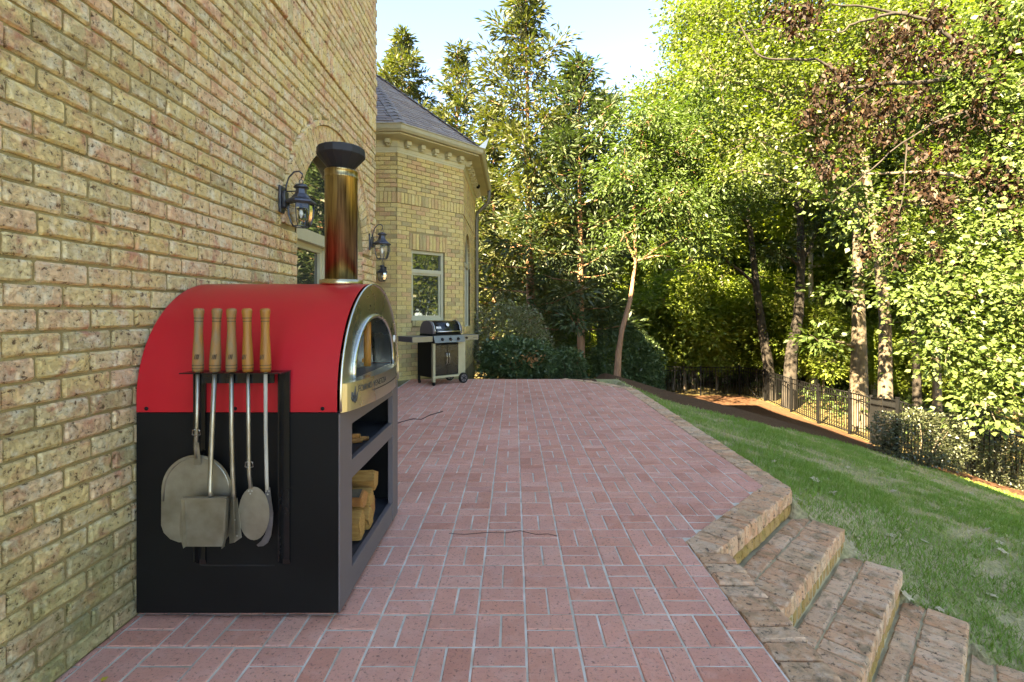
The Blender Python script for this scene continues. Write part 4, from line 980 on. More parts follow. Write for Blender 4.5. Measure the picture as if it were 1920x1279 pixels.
for k, (yy, zz, x1) in enumerate(((2.52, .613, -.80), (2.56, .614, -.78), (2.545, .632, -.82))):
    s = thing('kindling_stick', (x1 - .15, yy, zz), ('thin kindling stick flat on the upper cart shelf beside the oven stile', 'longest kindling stick on the upper cart shelf', 'kindling stick lying across two others on the upper shelf')[k], 'kindling')
    b = MB(); b.tube([(x1 - .32, yy - .03, zz), (x1 - .15, yy, zz + .002), (x1, yy + .05, zz + .001)], [.014, .013, .012], 7); b.build('stick', M_log2, s)
    b = MB(); b.tube([(x1 + .0005, yy + .0502, zz + .001), (x1 + .006, yy + .052, zz + .001)], .0125, 7); b.build('cut_end', M_log, s)

# ------------------------------------------------------------------ gas grill (local: x along the front, y to the back)
gr = thing('gas_grill', (-1.40, 8.46, 0), 'black gas grill with steel side shelves on wheels beside the bay', 'grill', rz=R(42))
def gp(nm, mat, fn, parent=None): b = MB(); fn(b); return b.build(nm, mat, parent or gr, True)
GW, GD = .68, .50
gp('cabinet', M_black, lambda b: (b.box(.045, GW - .1, .02, GD, .17, .72, .004), b.box(.0, .04, .05, GD - .03, .14, .74, .003)))
for k, (a, b_) in enumerate(((.06, .295), (.302, .54))):
    dr_ = gp('door', M_blackgloss, lambda b: b.box(a, b_, .004, .019, .185, .70, .003))
    hx = .275 if k == 0 else .325
    gp('handle', M_steel, lambda b: b.tube([(hx, .006, .36), (hx, -.028, .37), (hx, -.032, .45), (hx, -.028, .55), (hx, .006, .56)], .0075, 8), dr_)
gp('front_leg', M_gutter, lambda b: b.box(.0, .046, -.012, .045, .065, .745, .003))
gp('side_frame', M_gutter, lambda b: (b.box(.545, .70, .012, .06, .12, .745, .003)))
gp('rear_leg', M_black, lambda b: b.box(.0, .04, GD - .03, GD + .01, .05, .745, .003))
gp('rear_leg', M_black, lambda b: b.box(GW - .04, GW, GD - .03, GD + .01, .05, .745, .003))
gp('bottom_rail', M_gutter, lambda b: b.box(.047, .58, -.006, .03, .125, .166, .003))
gp('bottom_shelf', M_black, lambda b: b.box(.05, GW - .05, .03, GD, .13, .165))
for yy in (-.012 + .02, GD - .02):
    ca = gp('caster', M_black, lambda b: (b.tube([(.010, yy, .032), (.036, yy, .032)], .032, 14), b.box(.004, .042, yy - .01, yy + .014, .03, .07)))
for yy in (-.01, GD - .08):
    wh = gp('wheel', M_black, lambda b: b.tube([(.63, yy - .03, .092), (.63, yy + .012, .092)], .092, 24))
    gp('rim', M_greysteel, lambda b: (b.tube([(.63, yy - .033, .092), (.63, yy - .031, .092)], .068, 20), ), wh)
    gp('hub', M_black, lambda b: (b.tube([(.63, yy - .038, .092), (.63, yy - .0335, .092)], .018, 12), [b.box(-.006, .006, -.0045, .0, .015, .064, 0, Matrix.Translation((.63, yy - .0332, .092)) @ Matrix.Rotation(R(60 * k), 4, 'Y')) for k in range(6)]), wh)
cp = gp('control_panel', M_grillsteel, lambda b: b.prism([(.01, -.055, .745), (.01, -.005, .865), (.01, .08, .865), (.01, .08, .745)], (.64, 0, 0)))
gp('panel_end', M_black, lambda b: b.prism([(.0, -.058, .735), (.0, -.006, .868), (.0, .08, .868), (.0, .08, .735)], (.0095, 0, 0)))
for x in (.17, .34, .51):
    kn = gp('knob', M_black, lambda b: b.tube([(x, -.028, .806), (x, -.058, .794)], [.026, .022], 16)); gp('knob_cap', M_grillsteel, lambda b: b.tube([(x, -.0585, .7938), (x, -.060, .793)], .012, 12), kn)
for nm, a, b_ in (('side_shelf', -.40, -.004), ('side_shelf', .655, .98)):
    s = gp(nm, M_grillsteel, lambda b: b.box(a, b_, .012, GD - .04, .832, .862, .004)); gp('shelf_front', M_grillsteel, lambda b: b.box(a, b_, -.004, .0115, .765, .862, .003), s)
    gp('shelf_end', M_greysteel, lambda b: (b.box(a - .012 if a < 0 else b_ + .001, a - .001 if a < 0 else b_ + .012, -.004, GD - .04, .77, .862, .003)), s)
gp('burner_knob', M_black, lambda b: b.tube([(.71, -.005, .812), (.71, -.03, .812)], .02, 14)); gp('shelf_slot', M_ink, lambda b: b.box(.86, .95, -.0055, -.0042, .808, .818))
gp('cook_box', M_black, lambda b: b.box(.02, .645, .06, GD - .02, .72, .895, .01))
lp = [(.05, .90), (.052, .955), (.075, 1.03), (.12, 1.085), (.19, 1.118), (.27, 1.125), (.36, 1.11), (.43, 1.06), (.47, .98), (.475, .90)]
lid = gp('lid', M_blackgloss, lambda b: b.prism([(.075, y, z) for y, z in lp], (.535, 0, 0), True))
for xa, m_ in ((.03, M_greysteel), (.611, M_greysteel)): gp('lid_end', m_, lambda b: b.prism([(xa, y - .001 + (y - .26) * .02, .9 + (z - .9) * 1.015) for y, z in lp], (.044, 0, 0)), lid)
for xa in (.068, .606):
    gp('lid_trim', M_steel, lambda b: b.tube([(xa + .004, .26 + (y - .26) * 1.035, .9 + (z - .9) * 1.025) for y, z in lp[:6]], .008, 8), lid)
gp('lid_handle', M_steel, lambda b: (b.tube([(.09, .0, .935), (.595, .0, .935)], .011, 10), b.box(.1, .115, .0, .06, .93, .94), b.box(.57, .585, .0, .06, .93, .94)), lid)
gp('thermometer', M_white, lambda b: b.tube([(.345, .078, 1.045), (.345, .058, 1.056)], .032, 18), lid); gp('thermometer_bezel', M_black, lambda b: b.tube([(.345, .082, 1.043), (.345, .062, 1.054)], .039, 18), lid)
gp('badge', M_white, lambda b: b.prism([(.105, .0505, .985), (.205, .0505, .985), (.205, .064, 1.022), (.105, .064, 1.022)], (0, .004, .001)), lid)
ft = bpy.data.curves.new('lettering', 'FONT'); ft.body = 'weber'; ft.size = .036; ft.extrude = .0006
tmp = bpy.data.objects.new('tmp_text', ft); C.objects.link(tmp); bpy.context.view_layer.update()
me = bpy.data.meshes.new_from_object(tmp.evaluated_get(bpy.context.evaluated_depsgraph_get())); bpy.data.objects.remove(tmp)
xs = np.empty(len(me.vertices) * 3, np.float32); me.vertices.foreach_get('co', xs); xs = xs.reshape(-1, 3); wt = xs[:, 0].max()
xs = np.stack([.112 + xs[:, 0] * .086 / wt, .0535 + xs[:, 1] * .345 - xs[:, 2] * .94 - .001, .990 + xs[:, 1] * .94 + xs[:, 2] * .34], -1).astype(np.float32); me.vertices.foreach_set('co', xs.ravel()); me.materials.clear(); me.materials.append(M_ink); link('lettering', me, lid, True)

# ------------------------------------------------------------------ wall lanterns (local: wall at x=0, lantern towards +x)
def lantern(loc, label, rz=0):
    t = thing('wall_lantern', loc, label, 'lantern', 'coach lanterns on the house', rz)
    def lp_(nm, m, fn, par=None): b = MB(); fn(b); return b.build(nm, m, par or t, True)
    X = .155
    lp_('backplate', M_lantern, lambda b: (b.box(.001, .02, -.055, .055, -.10, .11, .006), b.box(.02, .045, -.035, .035, -.06, .07, .006)))
    lp_('arm', M_lantern, lambda b: (b.tube([(.035, 0, .06), (.04, 0, .12), (.06, 0, .18), (.10, 0, .222), (.14, 0, .228), (.165, 0, .205), (.162, 0, .18), (X, 0, .17)], .0065, 8), b.tube([(.04, 0, .07), (X, 0, .072)], .005, 6)))
    lp_('loop', M_lantern, lambda b: b.tube([(X + .015 * math.cos(a), .0, .145 + .017 * math.sin(a)) for a in [2 * math.pi * k / 12 for k in range(13)]], .0035, 6))
    rf_ = lp_('lantern_roof', M_lantern, lambda b: (b.lathe([(.004, .128), (.04, .122), (.058, .098), (.05, .094), (.036, .088)], (X, 0, 0), 16), b.lathe([(.038, .088), (.045, .05), (.07, .018), (.098, .0), (.11, -.006), (.114, -.018), (.108, -.028), (.09, -.03)], (X, 0, 0), 6, False, R(30))))
    def ribs(b):
        for k in range(6):
            a = R(60 * k + 30); pr = [(.09, -.03), (.094, -.07), (.09, -.12), (.075, -.175), (.058, -.205)]
            b.tube([(X + r * math.cos(a), r * math.sin(a), z) for r, z in pr], .0042, 6)
        for r, z in ((.058, -.205), (.09, -.03)):
            b.tube([(X + r * math.cos(R(60 * k + 30)), r * math.sin(R(60 * k + 30)), z) for k in range(7)], .0045, 6)
    lp_('cage', M_lantern, ribs)
    g = MB(); g.lathe([(.086, -.032), (.0905, -.07), (.0865, -.12), (.0715, -.175), (.055, -.204)], (X, 0, 0), 6, False, R(30)); g.f = g.f[:-2]; g.r = g.r[:-2]; g.sm = g.sm[:-2]; g.build('glass', M_clear, t, True)
    lp_('candle_holder', M_lantern, lambda b: b.lathe([(.012, -.03), (.012, -.06), (.03, -.065), (.03, -.07), (.01, -.072)], (X, 0, 0), 10))
    lp_('bulb', M_white, lambda b: b.lathe([(.008, -.072), (.014, -.085), (.016, -.105), (.01, -.125), (.002, -.14)], (X, 0, 0), 10))
    t.scale = (.88, .88, .88); return t
lantern((XW, 3.36, 2.05), 'coach lantern on the wall between the oven flue and the arched window')
lantern((XW, 5.42, 2.05), 'coach lantern near the corner of the main brick wall')
lantern((-2.40, 9.06, 2.02), 'small-looking coach lantern on the shaded side face of the octagonal bay', R(-90))
# ------------------------------------------------------------------ iron fence
FH = 1.16
fence = thing('iron_fence', (8.95, 14, -2.05), 'black iron picket fence along the edge of the woodland', 'fence')
post_b = MB(); post_b.box(-.028, .028, -.028, .028, -.15, FH + .01, .003); post_b.box(-.034, .034, -.034, .034, FH + .0105, FH + .03, .004); post_me = post_b.mesh('post', M_iron)
pk_b = MB(); pk_b.box(-.009, .009, -.009, .009, .06, FH - .03); pk_me = pk_b.mesh('picket', M_iron)
fi = Matrix.Translation(-LOC[fence.name])
npick = 0
for a, b in zip(FP[:-1], FP[1:]):
    L0 = (b - a).length; npan = max(1, round(L0 / 1.85)); 
    for s in range(npan):
        p, q = a.lerp(b, s / npan), a.lerp(b, (s + 1) / npan); L = (q - p).length; ang = math.atan2(q.y - p.y, q.x - p.x); zp, zq = tz(p.x, p.y), tz(q.x, q.y)
        o = link('post', post_me, fence); o.location = (p.x, p.y, zp); o.rotation_euler = (0, 0, ang)
        for zr in (FH - .04, FH - .19, .09):
            rl = MB(); rl.tube([(p.x, p.y, zp + zr), (q.x, q.y, zq + zr)], .017, 4); rl.build('rail', M_iron, fence)
        nn = max(2, round(L / .118))
        for k in range(1, nn):
            t = k / nn; c = p.lerp(q, t); o = link('picket', pk_me, fence); o.location = (c.x, c.y, zp + (zq - zp) * t); o.rotation_euler = (0, 0, ang); npick += 1
o = link('post', post_me, fence); o.location = (FP[-1].x, FP[-1].y, tz(FP[-1].x, FP[-1].y))
br = MB(); p, q = Vector((8.95, 19.45, 0)), Vector((9.25, 18.2, 0)); br.tube([(p.x, p.y, tz(p.x, p.y) + .75), (q.x - .1, q.y + .2, tz(q.x, q.y) + .05)], .016, 6); br.build('brace', M_iron, fence)

# ------------------------------------------------------------------ foliage
def leaf_np(c, length, width, seed, droop=.25, fold=.18, outward=None, nface=1):
    """leaf quads: c (N,3) bases, length/width arrays"""
    r = np.random.default_rng(seed); n = len(c)
    d = r.normal(0, 1, (n, 3)); d[:, 2] = d[:, 2] * .6 - droop
    if outward is not None: d += outward * 1.1
    d /= np.linalg.norm(d, axis=1)[:, None] + 1e-9
    u = r.normal(0, .55, (n, 3)); u[:, 2] += 1.0
    w = np.cross(d, u); w /= np.linalg.norm(w, axis=1)[:, None] + 1e-9
    nr = np.cross(w, d)
    L = length[:, None]; Wd = width[:, None]
    v = np.stack([c, c + d * L * .42 + w * Wd * .5 + nr * L * fold * .5, c + d * L - nr * L * fold * .3, c + d * L * .42 - w * Wd * .5 + nr * L * fold * .5], 1)
    return v.reshape(-1, 3)
def crown_mesh(name, c, size, aspect, mat, seed, rnd=None, droop=.25, outward=None):
    r = np.random.default_rng(seed + 99); n = len(c); L = size * r.uniform(.65, 1.3, n); W = L * aspect * r.uniform(.8, 1.2, n)
    v = leaf_np(np.asarray(c), L, W, seed, droop, .2, outward)
    return mesh_np(name, v, np.arange(4 * n), 4, mat, r.uniform(0, 1, n) if rnd is None else rnd)
def limb(mb, a, b, r0, r1, r, seg=6, sag=.0, n=4):
    a, b = Vector(a), Vector(b); L = (b - a).length; pts = []
    for k in range(n + 1):
        t = k / n; p = a.lerp(b, t); wob = L * .05 * math.sin(math.pi * t)
        p += Vector((r.uniform(-1, 1), r.uniform(-1, 1), r.uniform(-.5, .5))) * wob + Vector((0, 0, sag * L * math.sin(math.pi * t))); pts.append(p)
    mb.tube(pts, [r0 + (r1 - r0) * k / n for k in range(n + 1)], seg, False)
def conifer(base, Ht, Rad, zc, seed, mat, bark, r0, lean=(0, 0), dens=1.0, size=.26, shape=.85, tuft=20):
    """trunk mesh builder + leaf centres relative to base"""
    r = random.Random(seed); rn = np.random.default_rng(seed); tb = MB(); pts = []
    for k in range(9):
        t = k / 8; pts.append(Vector((lean[0] * t + .05 * math.sin(3 * t + seed), lean[1] * t, -.3 + (Ht + .3) * t)))
    tb.tube(pts, [r0 * (1.25 if k == 0 else 1) * (1 - .93 * k / 8) for k in range(9)], 9, False)
    z = zc; cs = []; outs = []; k = 0
    while z < Ht * .995:
        t = (z - zc) / (Ht - zc); Lm = Rad * ((1 - t) ** shape) * min(1, .55 + t * 3) + .12
        L = Lm * r.choice((.35, .6, .9, 1.1, 1.3)) * r.uniform(.85, 1.1); az = k * 2.4 + r.uniform(-.5, .5); k += 1
        tt = (z + .3) / (Ht + .3); bx, by = lean[0] * tt, lean[1] * tt
        rise = .10 + .35 * t; e = Vector((bx + L * math.cos(az), by + L * math.sin(az), z + L * rise))
        limb(tb, (bx, by, z), e, max(.008, r0 * .22 * (1 - t)), .006, r, 5, -.06, 3)
        nt = max(2, int(L / .30 * dens))
        for q in range(nt):
            f = .3 + .72 * (q + r.random()) / nt; p = Vector((bx, by, z)).lerp(e, f); sp = .13 + .05 * L
            m_ = int(tuft * 1.9 * (.6 + .8 * r.random())); c = rn.normal(0, 1, (m_, 3)) * np.array([sp, sp, sp * .6]) + np.array([p.x, p.y, p.z - .05]); cs.append(c)
            outs.append(np.tile([math.cos(az) * .7, math.sin(az) * .7, .15], (m_, 1)))
        z += Ht / (78 * dens) * r.uniform(.5, 1.5) * (1 - .35 * t)
    c = np.concatenate(cs); ou = np.concatenate(outs)
    return tb, crown_mesh('crown', c, size, .27, mat, seed, None, .12, ou)
def place_tree(name, label, base, tb, crown, bark, group=None, crown_name='crown'):
    t = thing(name, base, label, 'tree', group); tb.build('trunk', bark, t, True); link(crown_name, crown, t, True); return t
def copy_tree(src, loc, rz, s, label=None):
    c = src.copy(); C.objects.link(c); c.location = loc; c.rotation_euler = (0, 0, rz); c.scale = (s, s, s)
    if label: c['label'] = label
    for ch in src.children: k = ch.copy(); C.objects.link(k); k.parent = c
    return c
def gb(px, Y): x = (px - CX) / F * Y; return Vector((x, Y, tz(x, Y)))
def top_h(base, py): return H - (py - CY) / F * base.y - base.z
# conifers along the back
for (px, Y, py, Rad, zc, sd_, mt, bk, r0, ln, lab, tf, sz) in (
    (752, 26, 60, 3.0, 3, 21, LF_conA, M_bark2, .2, (.1, 0), 'yellowish cedar rising behind the grey shingle roof of the bay', 24, .34),
    (858, 25, 88, 2.4, 3, 22, LF_conA, M_bark2, .17, (0, 0), 'slim yellowish cedar standing just beyond the bay gutter', 22, .33),
    (1003, 16.5, -8, 2.7, 1.6, 23, LF_conA, M_bark2, .19, (-.35, 0), 'tallest yellow-green cedar with a red-brown trunk behind the hedge', 26, .26),
    (1093, 15.5, 112, 2.2, 2.2, 24, LF_conB, M_bark2, .15, (-.2, 0), 'dark green conifer with a bare reddish trunk at the patio end', 24, .24),
    (1123, 18.5, 175, 1.9, 3.0, 25, LF_conB, M_bark4, .14, (.1, 0), 'slender dark conifer between the reddish trunk and the leaning tree', 22, .26),
    (925, 22, 195, 1.8, 1.0, 26, LF_conA, M_bark2, .14, (0, 0), 'short cedar filling the gap beside the downspout', 24, .3),
    (1040, 21, 225, 1.9, 1.0, 27, LF_conB, M_bark4, .14, (0, 0), 'mid-height dark conifer between the two tallest conifers', 24, .28)):
    b = gb(px, Y); tb, cr = conifer(b, top_h(b, py), Rad, zc, sd_, mt, bk, r0, ln, 1.0, sz, .62, tf); place_tree('conifer', lab, b, tb, cr, bk)

def broadleaf(base, path, r0, blobs, nclump, per, csize, lsize, aspect, mat, seed, bark, droop=.3, seg=9, twig=.012):
    """path: points relative to base; blobs: (x,y,z,rx,ry,rz) relative to base"""
    r = random.Random(seed); rn = np.random.default_rng(seed); tb = MB(); n = len(path)
    tb.tube(path, [r0 * (1.2 if k == 0 else 1) * (1 - .82 * k / (n - 1)) for k in range(n)], seg, False)
    P_ = [Vector(p) for p in path]; cs = []; vols = [b[3] * b[4] * b[5] for b in blobs]; tot = sum(vols)
    for b, v in zip(blobs, vols):
        k = max(3, int(nclump * v / tot)); bc = Vector(b[:3])
        zt = [p for p in P_ if p.z < bc.z + .3] or P_[:1]; org = min(zt[len(zt) // 3:], key=lambda p: (p - bc).length)
        limb(tb, org, bc, max(.03, r0 * .35), .018, r, 6, .05, 5)
        for _ in range(k):
            dv = Vector((r.gauss(0, 1), r.gauss(0, 1), r.gauss(0, 1))).normalized() * (r.random() ** .4); c = bc + Vector((dv.x * b[3], dv.y * b[4], dv.z * b[5]))
            if r.random() < .5: limb(tb, bc.lerp(c, .1), c, twig, .004, r, 4, .03, 3)
            m_ = int(per * r.uniform(.6, 1.4)); s = csize * r.uniform(.7, 1.3)
            cs.append(rn.normal(0, 1, (m_, 3)) * np.array([s, s, s * .55]) + np.array(c))
    c = np.concatenate(cs); return tb, crown_mesh('crown', c, lsize, aspect, mat, seed, None, droop)
def pxblob(base, x, y, Y, rp, dy=1.0, sq=1.0):
    p = P(x, y, Y) - base; r = rp / F * Y; return (p.x, p.y, p.z, r, r * dy, r * sq)
def pxpath(base, pts): return [P(x, y, Y) - base for x, y, Y in pts]
trees = []
# leaning evergreen at the patio corner
b = gb(1155, 13.5); pth = [Vector((0, 0, -.3))] + pxpath(b, [(1160, 660, 13.5), (1166, 620, 13.5), (1182, 560, 13.6), (1192, 490, 13.7), (1190, 400, 13.8), (1200, 300, 14)])
bl = [pxblob(b, *q) for q in ((1205, 240, 14, 60), (1265, 290, 14.3, 65), (1170, 330, 13.8, 55), (1245, 385, 13.9, 65), (1325, 345, 14.5, 60), (1300, 440, 14.2, 45), (1170, 440, 13.5, 35), (1240, 480, 13.2, 30), (1345, 250, 14.8, 55))]
tb, cr = broadleaf(b, pth, .10, bl, 380, 46, .24, .15, .34, LF_mid, 41, M_bark1, .5); place_tree('leaning_tree', 'leaning long-leaved tree with a bare brown trunk at the patio corner', b, tb, cr, M_bark2)
def std_tree(name, lab, px, Y, pts, r0, blobs, ncl, per, cs, ls, asp, mat, seed, bark, droop=.3):
    b = gb(px, Y); pth = [Vector((0, 0, -.4))] + pxpath(b, pts); bl = [pxblob(b, *q) for q in blobs]
    tb, cr = broadleaf(b, pth, r0, bl, ncl, per, cs, ls, asp, mat, seed, bark, droop); return place_tree(name, lab, b, tb, cr, bark)
std_tree('forked_tree', 'dark curving twin-stem tree just beyond the fence brace', 1446, 18.5, [(1440, 680, 18.5), (1428, 610, 18.5), (1418, 540, 18.5), (1408, 440, 18.6), (1392, 330, 18.7), (1385, 200, 19)], .22,
         [(1390, 215, 19, 70), (1330, 180, 19.5, 60), (1440, 300, 18.5, 60), (1370, 380, 18, 55), (1300, 250, 19.5, 55), (1450, 180, 19, 60), (1340, 470, 18, 40)], 380, 52, .32, .175, .42, LF_mid, 43, M_bark4)
std_tree('straight_oak', 'dark straight trunk leaning slightly behind the fence beside the twin-stem tree', 1478, 17.2, [(1484, 660, 17.2), (1497, 590, 17.2), (1502, 500, 17.3), (1500, 400, 17.5), (1498, 280, 17.8), (1500, 150, 18)], .23,
         [(1500, 200, 18, 70), (1550, 300, 17.8, 60), (1450, 330, 17.5, 45), (1540, 420, 17.6, 42), (1510, 110, 18.5, 70), (1470, 480, 17.2, 28)], 300, 50, .32, .17, .42, LF_conB, 44, M_bark4)
std_tree('pale_trunk_tree', 'pale-barked thin tree between the two dark fence-side trunks and the thick stump-like trunk', 1526, 19.5, [(1526, 680, 19.5), (1522, 600, 19.5), (1520, 500, 19.6), (1524, 380, 19.8), (1530, 200, 20)], .17,
         [(1530, 230, 20, 70), (1580, 330, 19.7, 60), (1500, 420, 19.8, 45), (1560, 500, 19.5, 42)], 220, 32, .34, .25, .5, LF_back, 45, M_bark3)
std_tree('thick_trunk_tree', 'thickest straight grey-brown trunk directly behind the fence', 1610, 14.6, [(1611, 650, 14.6), (1610, 560, 14.6), (1607, 470, 14.7), (1604, 330, 14.9), (1600, 100, 15)], .24,
         [(1600, 140, 15.3, 80), (1655, 260, 15, 60), (1550, 250, 15, 55), (1580, 545, 14.2, 34, 1, .6), (1535, 640, 14.3, 36, 1, .6), (1640, 500, 14.3, 38, 1, .6)], 260, 32, .25, .2, .5, LF_mid, 46, M_bark1)
std_tree('thin_sapling', 'thin straight sapling trunk standing behind the boxwood by the fence corner', 1757, 14.2, [(1757, 690, 14.2), (1752, 600, 14.2), (1742, 480, 14.3), (1730, 330, 14.5)], .12,
         [(1730, 350, 14.5, 60), (1760, 450, 14.2, 50), (1700, 430, 14.3, 50)], 150, 32, .24, .18, .5, LF_yel, 47, M_bark1)
std_tree('thin_sapling', 'slender dark sapling trunk between the thickest trunk and the boxwood', 1722, 15.5, [(1718, 690, 15.5), (1714, 600, 15.5), (1706, 480, 15.6), (1690, 350, 15.8)], .13,
         [(1690, 360, 15.8, 60), (1660, 430, 15.5, 50), (1725, 520, 15.4, 40)], 150, 32, .25, .2, .5, LF_mid, 48, M_bark4)
std_tree('crooked_sapling', 'thin pale crooked trunk deep in the sunny woodland left of the twin-stem tree', 1360, 23, [(1359, 640, 23), (1357, 580, 23), (1352, 520, 23), (1340, 440, 23.2), (1335, 300, 23.5)], .12,
         [(1335, 330, 23.5, 60), (1375, 420, 23.2, 50), (1310, 450, 23, 45), (1390, 560, 23, 35), (1320, 580, 22.8, 35)], 190, 34, .36, .27, .5, LF_back, 49, M_bark3)
# sunlit yellow-green trees over the upper part
std_tree('tall_yellow_tree', 'tall yellow-green tree whose upper crown stands against the blue sky', 1300, 23, [(1300, 600, 23), (1295, 450, 23), (1290, 300, 23), (1290, 150, 23)], .22,
         [(1265, 300, 23, 80), (1225, 210, 23.5, 55), (1300, 170, 23, 70), (1185, 170, 24, 35), (1340, 100, 23, 75), (1290, 55, 23, 60), (1190, 300, 23.5, 50), (1330, 20, 23, 60)], 460, 52, .40, .20, .45, LF_yel, 50, M_bark1)
std_tree('yellow_maple', 'bright yellow-green maple filling the top of the woodland above the fence', 1660, 12.6, [(1660, 600, 12.6), (1640, 420, 12.7), (1610, 250, 12.8), (1570, 100, 13), (1520, -60, 13.2)], .16,
         [(1400, 60, 12.6, 95), (1350, 150, 12.4, 75), (1330, 30, 12.8, 70), (1480, 170, 12.8, 100), (1420, 260, 12.2, 65), (1390, 320, 12.0, 48), (1560, 60, 13, 110), (1600, 220, 13, 90), (1520, 330, 12.6, 60), (1700, 60, 13.2, 110), (1460, -30, 13, 90)], 680, 62, .25, .10, .6, LF_yel, 51, M_bark1)

# large pale-leaved tree at the right, with dead brown sprays
def right_tree():
    b = Vector((11.6, 9.2, tz(11.6, 9.2))); bl = []
    for q in ((1840, 560, 9.2, 80), (1780, 640, 9.2, 65), (1880, 680, 9.0, 75), (1720, 560, 9.6, 50), (1800, 480, 9.6, 60), (1890, 430, 9.4, 75), (1930, 580, 9, 80), (1690, 470, 10, 45), (1850, 760, 8.9, 45), (1920, 300, 9.6, 80), (1560, 330, 10.2, 50), (1640, 400, 10, 50), (1580, 395, 10.2, 38), (1760, 380, 10, 55), (1840, 180, 10, 80), (1910, 60, 10, 90), (1760, 200, 10.3, 70)):
        bl.append(pxblob(b, *q))
    pth = [Vector(p) for p in ((0, 0, -.4), (-.1, .1, 1.2), (-.3, .2, 2.8), (-.5, .3, 4.5), (-.9, .4, 6.2), (-1.5, .5, 8.5))]
    tb, cr = broadleaf(b, pth, .17, bl, 660, 40, .23, .105, .7, LF_big, 61, M_bark1, .55)
    t = place_tree('pale_leaved_tree', 'pale broad-leaved tree hanging over the fence beyond the boxwood', b, tb, cr, M_bark1); return t
right_tree()
def smooth_path(q, m=4):
    o = []; rr = random.Random(len(q))
    for i in range(len(q) - 1):
        p0, p1, p2, p3 = q[max(i - 1, 0)], q[i], q[i + 1], q[min(i + 2, len(q) - 1)]
        for k in range(m):
            t = k / m; o.append(.5 * ((2 * p1) + (p2 - p0) * t + (2 * p0 - 5 * p1 + 4 * p2 - p3) * t * t + (3 * p1 - p0 - 3 * p2 + p3) * t ** 3) + Vector((0, rr.uniform(-.02, .02), rr.uniform(-.025, .025))))
    return o + [q[-1]]
def dead_tree():
    b = Vector((12.5, 11.0, tz(12.5, 11.0))); r = random.Random(5); rn = np.random.default_rng(5); tb = MB()
    tb.tube([Vector(p) for p in ((0, 0, -.4), (.05, 0, 2.5), (-.1, 0, 5), (-.3, -.1, 8), (-.5, -.2, 11))], [.24, .2, .17, .13, .06], 9, False)
    def br(pts, r0): 
        q = [P(x, y, Y) - b for x, y, Y in pts]; q = smooth_path(q); tb.tube(q, [r0 * (1 - .8 * k / (len(q) - 1)) for k in range(len(q))], 6, False)
    br([(1990, 130, 10.5), (1900, 80, 10.2), (1830, 100, 10), (1740, 40, 10), (1660, 20, 10), (1560, 8, 10)], .07)
    br([(1700, 25, 10), (1650, 30, 10), (1600, 45, 9.9), (1570, 60, 9.9), (1500, 50, 9.9)], .035)
    br([(1990, 240, 10.4), (1880, 170, 10), (1790, 150, 9.9), (1700, 155, 9.8), (1630, 160, 9.8), (1585, 165, 9.8), (1565, 135, 9.8), (1530, 112, 9.8), (1440, 110, 9.8), (1405, 80, 9.8), (1385, 40, 9.8)], .055)
    br([(1990, 180, 10.2), (1920, 80, 10), (1840, 95, 10)], .06)
    br([(1990, 330, 10), (1900, 270, 9.8), (1810, 210, 9.6), (1690, 270, 9.5), (1620, 330, 9.4), (1560, 380, 9.4)], .03)
    br([(1810, 210, 9.6), (1850, 250, 9.5), (1895, 280, 9.5)], .025); br([(1790, 150, 9.9), (1720, 120, 9.8), (1725, 60, 9.8)], .02)
    br([(1640, 160, 9.8), (1560, 215, 9.7), (1480, 260, 9.6), (1420, 250, 9.6)], .016); br([(1500, 50, 9.9), (1420, 55, 9.9), (1360, 60, 9.9)], .014); br([(1700, 270, 9.5), (1690, 380, 9.5), (1660, 480, 9.4)], .014)
    br([(1900, 280, 9.6), (1850, 370, 9.5), (1840, 450, 9.4), (1845, 520, 9.4)], .02)
    t = thing('oak_tree', b, 'oak with bare dark branches and sprays of dead brown leaves', 'tree'); tb.build('trunk', M_bark4, t, True)
    spots = [(1470, 30, 28, 4), (1520, 15, 25, 4), (1490, 55, 18, 3), (1760, 25, 30, 5), (1700, 60, 26, 4), (1640, 70, 20, 3), (1740, 110, 36, 6), (1790, 75, 34, 5), (1820, 120, 36, 6), (1860, 150, 34, 6), (1680, 110, 28, 4), (1650, 150, 24, 4), (1560, 135, 14, 3), (1590, 145, 16, 3), (1595, 205, 34, 6), (1545, 205, 26, 4), (1510, 220, 18, 3), (1525, 175, 12, 2), (1640, 200, 26, 4), (1690, 210, 36, 6), (1740, 190, 26, 4), (1770, 230, 26, 4), (1840, 200, 34, 6), (1890, 230, 34, 6), (1600, 265, 28, 5), (1655, 250, 16, 3), (1560, 310, 26, 5), (1600, 310, 14, 2), (1540, 265, 12, 2), (1740, 290, 24, 4), (1790, 280, 24, 4), (1860, 300, 30, 5), (1880, 370, 36, 6), (1900, 340, 34, 5), (1690, 360, 26, 5), (1740, 355, 26, 5), (1770, 370, 30, 5), (1830, 330, 26, 4), (1910, 420, 24, 4), (1780, 400, 20, 3), (1660, 425, 14, 2), (1690, 480, 14, 3), (1750, 470, 12, 2), (1790, 500, 24, 4), (1850, 545, 24, 4), (1790, 580, 14, 3), (1625, 470, 10, 2), (1680, 400, 14, 2), (1915, 480, 12, 2), (1870, 30, 26, 4), (1910, 90, 24, 4)]
    cs = []
    for (x, y, rp, nc_) in spots:
        for _ in range(nc_ * 2 + 1):
            Y = r.uniform(9.2, 10.1); c = P(x + r.gauss(0, rp * .55), y + r.gauss(0, rp * .5), Y) - b; m_ = r.randint(12, 24)
            cs.append(rn.normal(0, 1, (m_, 3)) * np.array([.07, .07, .10]) + np.array(c))
